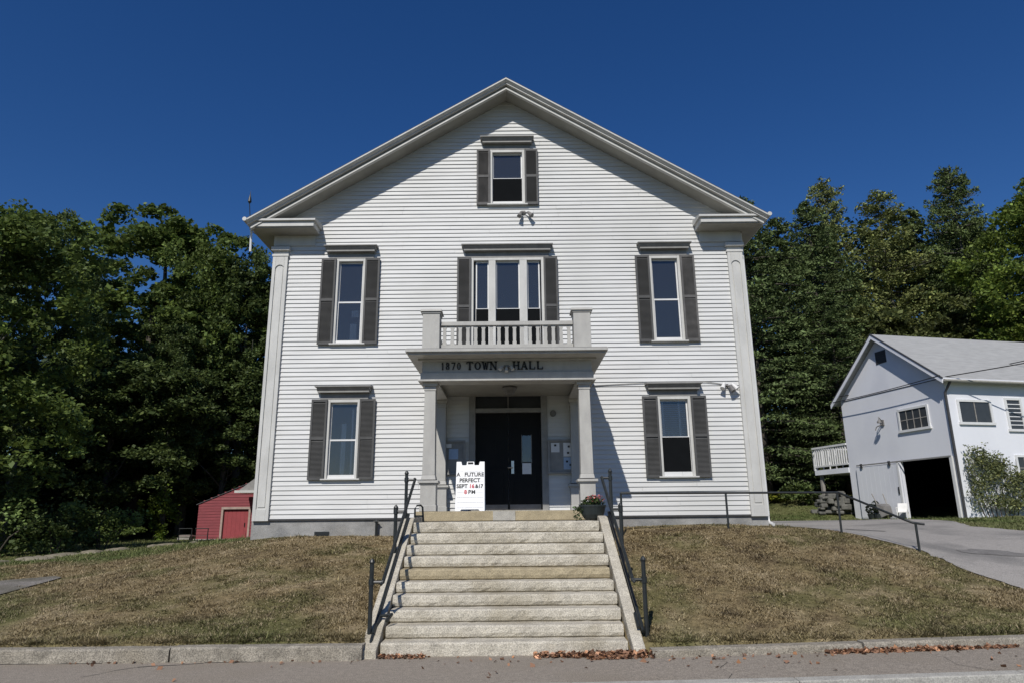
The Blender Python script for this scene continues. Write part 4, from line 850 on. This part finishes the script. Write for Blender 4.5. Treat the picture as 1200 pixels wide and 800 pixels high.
# ------------------------------------------------------------------ sandwich board
o = (-.90, 14.62, 1.852); sb = thing('sandwich_board', o, 'white folding message board with black and red letters on the porch deck', 'sign')
def panel(y0, y1, name):
    mb = MB(o); x0, x1 = -1.205, -.595; z0, z1 = 1.853, 2.87; L = lambda z_: y0 + (y1 - y0) * (z_ - z0) / (z1 - z0); T = .03 * (1 if y1 > y0 else -1)
    outl = [(x0, z0), (x0 + .10, z0), (x0 + .13, z0 + .035), (x1 - .13, z0 + .035), (x1 - .10, z0), (x1, z0), (x1 - .01, z1), (x1 - .11, z1), (x1 - .13, z1 - .075), (-.90 + .085, z1 - .075), (-.90 + .075, z1), (-.90 - .075, z1), (-.90 - .085, z1 - .075), (x0 + .13, z1 - .075), (x0 + .11, z1), (x0 + .01, z1)]
    pts = [(x, L(z_), z_) for x, z_ in outl]; mb.extrude(pts if T > 0 else list(reversed(pts)), (0, T, 0)); p_ = mb.build(name, 'sign_white', sb, bevel=0.004); return p_, L
fp, L = panel(14.42, 14.60, 'front_panel'); bp_, _ = panel(14.84, 14.665, 'rear_panel')
mb = MB(o); mb.box(-.955, -.845, L(2.83) - .012, L(2.83) + .034, 2.82, 2.855); mb.build('grip_slot', 'rubber', sb)
mb = MB(o)
for z_ in [2.66 - .105 * k for k in range(8)]: mb.box(-1.17, -.63, L(z_) - .006, L(z_) + .004, z_, z_ + .006)
mb.build('letter_tracks', 'sign_white', fp)
tl = math.atan2(.18, 1.017)
def sign_text(txt, x, z_, m_, size=.112, sp=1.12):
    me_ = text_mesh(txt, size, .002, .0022, sp); me_.materials.clear(); me_.materials.append(M[m_]); ob = link_mesh('sign_lettering', me_, fp)
    ob.rotation_euler = (R(90) - tl, 0, 0); ob.location = (x - o[0], L(z_) - .006 - o[1], z_ - o[2])
    return ob
sign_text('A', -1.15, 2.565, 'lettering_black'); sign_text('FUTURE', -.82, 2.565, 'lettering_black', sp=1.02)
sign_text('PERFECT', -.91, 2.445, 'lettering_black', sp=1.0)
sign_text('SEPT', -1.07, 2.325, 'lettering_black', sp=1.0); sign_text('16', -.868, 2.325, 'lettering_red', sp=1.0); sign_text('&17', -.715, 2.325, 'lettering_black', .105, sp=.95)
sign_text('8', -.995, 2.205, 'lettering_red'); sign_text('PM', -.865, 2.205, 'lettering_black')

# ------------------------------------------------------------------ flower pot
px, py, pz = 1.45, 12.92, 1.662; pot = thing('flower_pot', (px, py, pz), 'dark bowl planter of pink flowers on the top step', 'planter')
mb = MB((px, py, pz)); mb.lathe([(.10, 0), (.12, .0), (.165, .035), (.205, .10), (.225, .17), (.242, .235), (.25, .24), (.25, .27), (.23, .272), (.21, .23), (.0, .225)], (px, py, pz), 24); mb.build('bowl', 'planter_plastic', pot, smooth=False)
rng = np.random.RandomState(8); C = ball(rng, 520) * np.array([.22, .2, .13]) * rng.rand(520, 1) ** .5 + np.array([0, 0, .30]); C[:, 2] = np.maximum(C[:, 2], .22)
C2 = np.stack([-.2 - .16 * rng.rand(90), rng.uniform(-.16, .02, 90), .24 - .26 * rng.rand(90) ** 1.3], 1)
V, t = leaves(rng, np.concatenate([C, C2]), .055, .4, .6, (.045, .075, .03), .35, .15); link_mesh('foliage', np_mesh('foliage', V, quads_of(V), 'leaf', t), pot)
C = ball(rng, 70) * np.array([.17, .15, .06]) + np.array([.06, -.02, .38]); V, t = leaves(rng, C, .045, .6, .9, (.55, .20, .20), .35, .05); link_mesh('flowers', np_mesh('flowers', V, quads_of(V), 'petal', t), pot)

# ------------------------------------------------------------------ red shed, left rear
sx, sy = -16.15, 36.0; sz = .72; shed = thing('red_shed', (sx, sy, sz), 'small red lean-to shed with a red door, behind the left corner of the hall', 'shed')
so_ = (sx, sy, sz)
mb = MB(so_); x1 = -12.2
zl, zr = 2.45, 4.05; slope = (zr - zl) / (x1 - sx)
z = sz; kk = 0
while z < zr:
    xa = sx if z < zl else sx + (z - zl) / slope
    if x1 - xa > .1:
        for (p, q) in ([(xa, -14.86), (-13.56, x1)] if z < 2.20 else [(xa, x1)]):
            mb.add([(p, sy - .022, z), (q, sy - .022, z), (q, sy - .002, z + .142), (p, sy - .002, z + .142), (p, sy, z), (q, sy, z)], [(0, 1, 2, 3), (0, 4, 5, 1)])
    z += .14
mb.extrude([(sx, sy + .15, sz - .2), (x1, sy + .15, sz - .2), (x1, sy + .15, zr + .1), (sx, sy + .15, zl + .05)], (0, 5, 0))
mb.box(sx, sx + .08, sy - .01, sy + .16, sz - .1, zl); mb.build('wall', 'red_clapboard', shed)
mb = MB(so_); mb.loft([(sx - .12, sy - .06, zl + .0), (sx - .12, sy + 5.3, zl + .0), (sx - .12, sy + 5.3, zl + .03), (sx - .12, sy - .06, zl + .03)], [(x1, sy - .06, zr + .06), (x1, sy + 5.3, zr + .06), (x1, sy + 5.3, zr + .09), (x1, sy - .06, zr + .09)]); mb.build('roof', 'shingles', shed)
mb = MB(so_); mb.box(-14.96, -14.86, sy - .05, sy + .15, sz, 2.22); mb.box(-13.56, -13.46, sy - .05, sy + .15, sz, 2.22); mb.box(-14.96, -13.46, sy - .055, sy + .15, 2.222, 2.34); mb.build('door_frame', 'tan_trim', shed)
mb = MB(so_); mb.box(-14.86, -13.56, sy + .08, sy + .13, sz, 2.2)
for k in range(6): mb.box(-14.86 + k * .2167 + .01, -14.86 + (k + 1) * .2167 - .01, sy + .072, sy + .079, sz + .02, 2.18)
dr = mb.build('door', 'red_door', shed); mb = MB(so_); mb.tube([(-13.75, sy + .04, 1.35), (-13.75, sy + .04, 1.55)], .02, 6); mb.build('handle', 'iron', dr)
mb = MB(so_); mb.box(sx + .1, -13.2, sy - .55, sy - .06, sz - .15, sz + .05); mb.build('slab', 'concrete', shed, bevel=.01)
# grey gabled entry hood on the rear of the hall
o = (-12.9, 33.6, .9); ell = thing('entry_hood', o, 'pale grey gabled roof end between the red shed and the hall', 'porch roof')
mb = MB(o); mb.extrude([(-13.55, 34.4, 3.10), (-11.2, 34.4, 3.10), (-11.2, 34.4, 4.9)], (0, 1.2, 0)); mb.build('gable', 'hood_paint', ell)
mb = MB(o); mb.box(-13.7, -11.2, 34.25, 35.7, 2.98, 3.097); mb.build('eave_board', 'trim_paint', ell)
mb = MB(o); mb.box(-12.5, -12.35, 34.5, 34.65, .7, 2.979); mb.build('post', 'trim_paint', ell)
o = (-15.9, 35.0, .75); rk = thing('metal_rack', o, 'low dark iron bicycle rack before the red shed', 'rack')
for k, x in enumerate((-16.55, -15.75)):
    mb = MB(o); mb.tube([(x, 35.0, .72), (x, 35.0, 1.30), (x + .62, 35.0, 1.30), (x + .62, 35.0, .72)], .03, 6); mb.build('hoop', 'iron', rk)
mb = MB(o); mb.tube([(-16.55, 35.0, .95), (-15.13, 35.0, .95)], .02, 6); mb.build('cross_bar', 'rusty_iron', rk)
o = (-17.1, 36.3, .8); wp = thing('board_pile', o, 'weathered boards lying beside the red shed', 'board pile')
for k in range(2):
    mb = MB(o); mb.box(-17.1 + .05 * k, -16.5 + .02 * k, 36.0 + .03 * k, 36.5, .74 + k * .13, .84 + k * .13); mb.build('board', 'weathered_wood', wp)
# ------------------------------------------------------------------ ledge at the wood edge
o = (-13.4, 19.4, .7); lg = MB(o); rng = np.random.RandomState(5)
for k in range(15):
    x = -14.0 + k * .20 + rng.normal(0, .3); y = 18.6 + k * .40; r_ = rng.uniform(.18, .55); z0 = H(x, y) - .12
    lg.lathe([(r_ * 1.1, 0), (r_, .1), (r_ * .7, .17), (r_ * .2, .2)], (x, y, z0), 9)
tag(lg.build('rock_ledge', 'ledge_stone', None), 'low pale rock ledge along the grass under the left wood', 'rocks').location = o

# ------------------------------------------------------------------ barn
BA = math.atan2(1.3, 6.0)
barn = thing('white_barn', (17.3, 27.0, 1.5), 'white two storey barn with grey roof and an open door, right of the driveway', 'barn', rz=BA)
# local frame: x runs along the long wall to the right, y runs along the gable away from the viewer
GW, LEN, EV, RD = 6.15, 16.0, 5.55, 7.98; RC = GW / 2 + .12
def bb(): return MB()
mb = bb()
D0, D1, DH = .22, 2.92, 2.36
t_ = .14                                                               # gable wall, with the door opening left out
for (a, b, z0, z1) in ((0, D0, -.3, EV), (D1, GW, -.3, EV), (D0, D1, DH, EV)):
    mb.box(-.0, t_, a, b, z0, z1)
mb.extrude([(0, 0, EV), (0, RC, RD - .06), (0, GW, EV)], (t_, 0, 0)); mb.extrude([(LEN - t_, 0, EV), (LEN - t_, RC, RD - .06), (LEN - t_, GW, EV)], (t_, 0, 0))
mb.box(t_, LEN, 0, .14, -.3, EV); mb.box(t_, LEN, GW - .14, GW, -.3, EV); mb.box(LEN - t_, LEN - .001, .14, GW - .14, -.3, EV); mb.box(t_, LEN - t_, .14, GW - .14, 2.6, 2.7)
mb.build('wall', 'barn_paint', barn)
mb = bb(); mb.box(t_, LEN - t_, .141, GW - .141, -.05, -.02); mb.box(4.6, 4.7, .15, GW - .15, -.02, 2.59); mb.box(t_ + .002, 4.59, .142, .16, -.02, 2.58); mb.box(t_ + .002, 4.59, GW - .16, GW - .142, -.02, 2.58); mb.box(t_ + .002, 4.59, .161, GW - .161, 2.56, 2.58); mb.build('dark_lining', 'unlit_black', barn)  # near-black lining added so the open doorway reads as unlit
mb = bb(); ov = .34
for s in (0, 1):
    ye = -.30 if s == 0 else GW + .30; sl_ = (RD - EV) / (RC if s == 0 else GW - RC); ze = EV - .30 * sl_
    A = [(-ov, RC, RD), (-ov, ye, ze), (-ov, ye, ze + .09), (-ov, RC, RD + .09)]; B = [(LEN + ov, *p[1:]) for p in A]; mb.loft(A, B)
mb.build('roof', 'barn_roof', barn)
mb = bb()
for s in (0, 1):
    ye = -.31 if s == 0 else GW + .31; sl_ = (RD - EV) / (RC if s == 0 else GW - RC); ze = EV - .31 * sl_
    A = [(-ov - .02, RC, RD - .13), (-ov - .02, ye, ze - .13), (-ov - .02, ye, ze + .06), (-ov - .02, RC, RD + .06)]; mb.loft(A, [(-ov + .015, *p[1:]) for p in A])
mb.box(-ov + .02, LEN + ov, -.34, -.30, EV - .30, EV - .16)
mb.build('barge_board', 'barn_paint', barn)
mb = bb()
for s in (0, 1):
    ye = -.33 if s == 0 else GW + .33; sl_ = (RD - EV) / (RC if s == 0 else GW - RC); ze = EV - .33 * sl_
    A = [(-ov - .04, RC, RD + .062), (-ov - .04, ye, ze + .062), (-ov - .04, ye, ze + .105), (-ov - .04, RC, RD + .105)]; mb.loft(A, [(-ov + .04, *p[1:]) for p in A])
mb.box(t_ - .16, t_ - .143, D0 - .2, GW - .1, 5.44, 5.47)
mb.build('drip_edge', 'barn_trim_dark', barn)
mb = bb(); mb.tube([(-ov, -.40, EV - .26), (LEN + ov, -.40, EV - .30)], .05, 8); mb.build('gutter', 'concrete', barn)
mb = bb(); mb.tube([(-.05, -.38, EV - .30), (-.04, -.2, EV - .5), (-.06, -.06, EV - .7), (-.06, -.06, -.1)], .05, 8); mb.build('downspout', 'barn_trim_dark', barn)
mb = bb(); mb.box(-.012, .0, -.02, .12, -.1, EV); mb.box(-.0, .12, -.012, -.0, -.1, EV); mb.build('corner_board', 'barn_paint', barn)
def barn_window(on_gable, a0, a1, z0, z1, nx, nz, shade=False):
    fr = .09
    def bx(m_, p, q, d0, d1, c, d):
        m_.box(d0, d1, p, q, c, d) if on_gable else m_.box(p, q, d0, d1, c, d)
    m1 = bb(); bx(m1, a0, a0 + fr, -.05, .0, z0, z1); bx(m1, a1 - fr, a1, -.05, .0, z0, z1); bx(m1, a0 + fr, a1 - fr, -.052, .0, z1 - fr, z1); bx(m1, a0 - .04, a1 + .04, -.08, .0, z0 - .05, z0 + .05)
    wn = m1.build('window', 'white_sash', barn)
    m1 = bb(); bx(m1, a0 + fr, a1 - fr, -.014, -.004, z0 + .05, z1 - fr); m1.build('pane', 'board_glass', wn)
    m1 = bb(); tk = .016
    for k in range(1, nx): c = a0 + fr + (a1 - a0 - 2 * fr) * k / nx; bx(m1, c - tk, c + tk, -.030, -.015, z0 + .05, z1 - fr)
    for k in range(1, nz): c = z0 + .05 + (z1 - z0 - .05 - fr) * k / nz; bx(m1, a0 + fr, a1 - fr, -.028, -.016, c - tk, c + tk)
    m1.build('muntins', 'weathered_wood' if not shade else 'curtain', wn)
barn_window(True, .95, 2.63, 3.60, 4.55, 4, 2)
barn_window(False, .45, 2.08, 3.64, 4.60, 2, 1)
barn_window(False, 2.76, 3.58, 3.40, 4.72, 1, 7, True)
barn_window(False, 2.78, 3.6, 1.0, 2.42, 2, 3)
barn_window(False, 6.0, 7.0, 3.40, 4.72, 1, 2); barn_window(False, 9.0, 10.0, 3.40, 4.72, 1, 2)
mb = bb(); mb.box(-.02, .0, 2.83, 3.46, 6.74, 7.30)
for k in range(5): mb.box(-.035, -.021, 2.85, 3.44, 6.77 + k * .105, 6.80 + k * .105)
mb.build('gable_vent', 'barn_trim_dark', barn)
mb = bb(); mb.box(-.10, -.02, D1 + .02, 5.55, -.02, DH - .06)
for k in range(9): mb.box(-.106, -.101, D1 + .04 + k * .29, D1 + .32 + k * .29, .02, DH - .1)
sd = mb.build('sliding_door', 'barn_paint', barn); mb = bb(); mb.box(-.14, -.107, D1 + .12, D1 + .18, 1.0, 1.3); mb.build('handle', 'barn_trim_dark', sd)
mb = bb(); mb.box(-.13, -.09, D0 - .1, 5.5, DH - .03, DH + .03); mb.build('door_track', 'hood_paint', barn)
for y in (3.4, 5.15): mb = bb(); mb.box(-.17, -.131, y - .06, y + .06, DH - .13, DH + .06); mb.build('track_hanger', 'barn_trim_dark', barn)
mb = bb(); mb.box(-.12, -.0, D0 - .13, D0 - .005, -.05, DH); mb.build('door_jamb', 'white_sash', barn)
mb = bb(); mb.box(-.121, -.11, D1 + .0, D1 + .11, -.05, DH - .03); mb.build('door_jamb', 'white_sash', barn)
mb = bb(); mb.box(-.06, 0, 3.5, 3.66, 4.0, 4.25); mb.tube([(-.05, 3.58, 4.2), (-.3, 3.45, 4.35), (-.34, 3.4, 4.22)], .02, 6); mb.tube([(-.05, 3.6, 4.05), (-.22, 3.75, 3.95), (-.26, 3.8, 3.80)], .025, 6); mb.lathe([(.03, 0), (.09, -.06), (.10, -.14)], (-.34, 3.4, 4.22), 10); mb.build('wall_lamp', 'lamp_metal', barn)
mb = bb(); DK0, DK1 = GW + .02, GW + 2.55
mb.box(-.04, 2.4, DK0, DK1, 2.10, 2.34); dk = mb.build('deck', 'barn_paint', barn)
mb = bb(); mb.box(-.05, .07, DK0, DK1 + .06, 3.40, 3.49); mb.box(-.04, .06, DK1 - .04, DK1 + .05, 2.34, 3.4); mb.box(-.03, .05, DK0, DK1 - .05, 2.48, 2.56); mb.box(-.03, 2.4, DK1 - .03, DK1 + .05, 3.40, 3.48); mb.build('deck_railing', 'white_sash', barn)
mb = bb()
for k in range(15): y = DK0 + .08 + k * .165; mb.box(-.02, .03, y, y + .06, 2.56, 3.40)
for k in range(6): x = .1 + k * .38; mb.box(x, x + .05, DK1 - .01, DK1 + .03, 2.35, 3.40)
mb.build('deck_balusters', 'white_sash', barn)
for (x, y) in ((.15, DK1 - .25), (2.2, DK1 - .25)):
    mb = bb(); mb.box(x - .07, x + .07, y - .07, y + .07, -.2, 2.099); mb.build('deck_post', 'weathered_wood', barn)
def bw(u_, v_, z): c, s = math.cos(BA), math.sin(BA); return (17.3 + u_ * c - v_ * s, 27.0 + u_ * s + v_ * c, 1.5 + z)      # barn local (x,y,z) to world
# field stone heap by the deck
p0 = bw(-.5, GW + 1.1, 0); rng = np.random.RandomState(12); o = (p0[0], p0[1], H(p0[0], p0[1])); mb = MB()
for k in range(70):
    lay = k // 14; x = rng.uniform(-.55, 1.1) * (1 - lay * .10); y = rng.uniform(-.35, .35); a, b, c = rng.uniform(.12, .30), rng.uniform(.12, .24), rng.uniform(.06, .15); z_ = lay * .20 + .06 + rng.normal(0, .05)
    bs = len(mb.v)
    for q in range(8):
        sxn, syn, szn = (q & 1) * 2 - 1, (q >> 1 & 1) * 2 - 1, (q >> 2) * 2 - 1; mb.v.append((x + a * sxn * rng.uniform(.7, 1), y + b * syn * rng.uniform(.7, 1), z_ + c * szn * rng.uniform(.75, 1)))
    mb.f += [tuple(bs + i for i in f) for f in ((0, 1, 3, 2), (4, 6, 7, 5), (0, 4, 5, 1), (2, 3, 7, 6), (0, 2, 6, 4), (1, 5, 7, 3))]
ob = mb.build('stone_wall', 'field_stone', None, bevel=.055); ob.location = o; tag(ob, 'dry stacked grey field stone wall below the barn deck', 'stone wall')
# vine on the long wall
p0 = bw(1.50, -.35, 0); rng = np.random.RandomState(14); o = (p0[0], p0[1], H(p0[0], p0[1])); vn = thing('climbing_vine', o, 'grey green leafy vine climbing the front wall of the white barn', 'vine', rz=BA)
P = []
for k in range(150):
    a = rng.uniform(-1, 1); x0 = a * 1.3; hmax = max(.5, 2.65 - .50 * max(0, x0 + .5) ** 1.5 - .5 * max(0, -.9 - x0)) * rng.uniform(.85, 1.05); z0 = hmax * rng.uniform(.05, 1.0) ** .8; nn = rng.randint(20, 50)
    q = ball(rng, nn) * rng.rand(nn, 1) ** .5 * np.array([.30, .16, .26]) * rng.uniform(.6, 1.5); P.append(q + np.array([x0, .12 - .18 * (1 - z0 / 2.8), z0]))
C = np.concatenate(P); C[:, 2] = np.abs(C[:, 2])
V, t = leaves(rng, C, .10, .3, .5, (.150, .175, .085), .35, .15); link_mesh('foliage', np_mesh('foliage', V, quads_of(V), 'leaf', t), vn)
mb = MB()
for k in range(9): x = -1.2 + k * .3; mb.tube([(x * .6, .2, -.1), (x * .9, .24, 1.0), (x, .26, 2.2)], [.025, .018, .008], 5)
mb.build('stems', 'bark', vn)
# yard things by the barn door
p0 = bw(-.55, 4.35, 0); o = (p0[0], p0[1], H(p0[0], p0[1])); pb = thing('potted_shrub', o, 'dark pots with plants on a stand against the barn wall', 'potted plant')
mb = MB(); mb.lathe([(.14, 0), (.2, .28), (.21, .3), (.17, .3), (.16, .26)], (0, 0, 0), 14); mb.lathe([(.10, 0), (.14, .2), (.12, .2)], (.3, .2, .32), 12); mb.box(.12, .5, .05, .4, 0, .31); mb.build('pots', 'planter_plastic', pb)
rng = np.random.RandomState(19); C = np.concatenate([ball(rng, 260) * np.array([.24, .2, .22]) + np.array([0, 0, .50]), ball(rng, 120) * .15 + np.array([.3, .2, .7])]); V, t = leaves(rng, C, .09, .3, .6, (.016, .026, .014), .3, .1); link_mesh('foliage', np_mesh('foliage', V, quads_of(V), 'leaf', t), pb)
p0 = bw(-.6, 3.45, 0); o = (p0[0], p0[1], H(p0[0], p0[1])); wb = thing('wheelbarrow', o, 'dark wheelbarrow tipped up against the barn wall', 'wheelbarrow', rz=.3)
mb = MB(); mb.loft([(-.28, 0, .15), (.28, 0, .15), (.34, .16, .72), (-.34, .16, .72)], [(-.16, -.2, .25), (.16, -.2, .25), (.22, -.08, .62), (-.22, -.08, .62)]); mb.build('tub', 'lamp_metal', wb)
for s in (-1, 1):
    mb = MB(); mb.tube([(s * .18, .02, .1), (s * .26, .16, .7), (s * .30, .34, 1.15)], .022, 6); mb.build('handle', 'weathered_wood', wb)
mb = MB(); mb.tube([(-.04, 0, .16), (.04, 0, .16)], .16, 14); mb.build('wheel', 'rubber', wb)
p0 = bw(-.55, 2.55, 0); o = (p0[0], p0[1], H(p0[0], p0[1])); ch = thing('garden_chair', o, 'white plastic garden chair beside the open barn door', 'chair', rz=-.6); ch.scale = (.82, .82, .82)
mb = MB(); mb.box(-.24, .24, -.24, .22, .40, .44); mb.build('seat', 'white_plastic', ch)
mb = MB(); mb.loft([(-.24, .2, .44), (.24, .2, .44), (.24, .24, .44), (-.24, .24, .44)], [(-.21, .32, .86), (.21, .32, .86), (.21, .36, .86), (-.21, .36, .86)]); mb.build('backrest', 'white_plastic', ch)
for (x, y) in ((-.22, -.22), (.22, -.22), (-.22, .2), (.22, .2)): mb = MB(); mb.tube([(x * 1.1, y * 1.1, 0), (x, y, .40)], [.018, .025], 6); mb.build('leg', 'white_plastic', ch)
for s in (-1, 1): mb = MB(); mb.tube([(s * .25, -.2, .42), (s * .26, -.2, .64), (s * .25, .24, .66)], .02, 6); mb.build('armrest', 'white_plastic', ch)
# overhead cables to the barn
def sag(a, b, d, n=16): a, b = Vector(a), Vector(b); return [tuple(a.lerp(b, k / n) - Vector((0, 0, d * 4 * (k / n) * (1 - k / n)))) for k in range(n + 1)]
pole = (34.0, 21.0, 10.2)
for (a, lab) in ((bw(-.3, GW - .3, EV + .12), 'black overhead cable ending at the far eave corner of the barn gable'), (bw(-.3, -.1, EV - .12), 'black overhead cable ending at the near eave corner of the barn')):
    mb = MB(a); mb.tube(sag(a, pole if 'far' in lab else (34.0, 21.0, 9.9), .25), .022, 6); ob = mb.build('overhead_cable', 'cable_black', None); ob.location = a; tag(ob, lab, 'cable', 'overhead cables to the barn')
mb = MB(bw(-.36, GW + .1, EV)); mb.tube(sag(bw(-.36, GW + .1, EV - .1), bw(-.36, -.25, EV - .05), .05), .018, 6); ob = mb.build('overhead_cable', 'cable_black', None); ob.location = bw(-.36, GW + .1, EV); tag(ob, 'black cable strung across the barn gable between its two eave corners', 'cable', 'overhead cables to the barn')
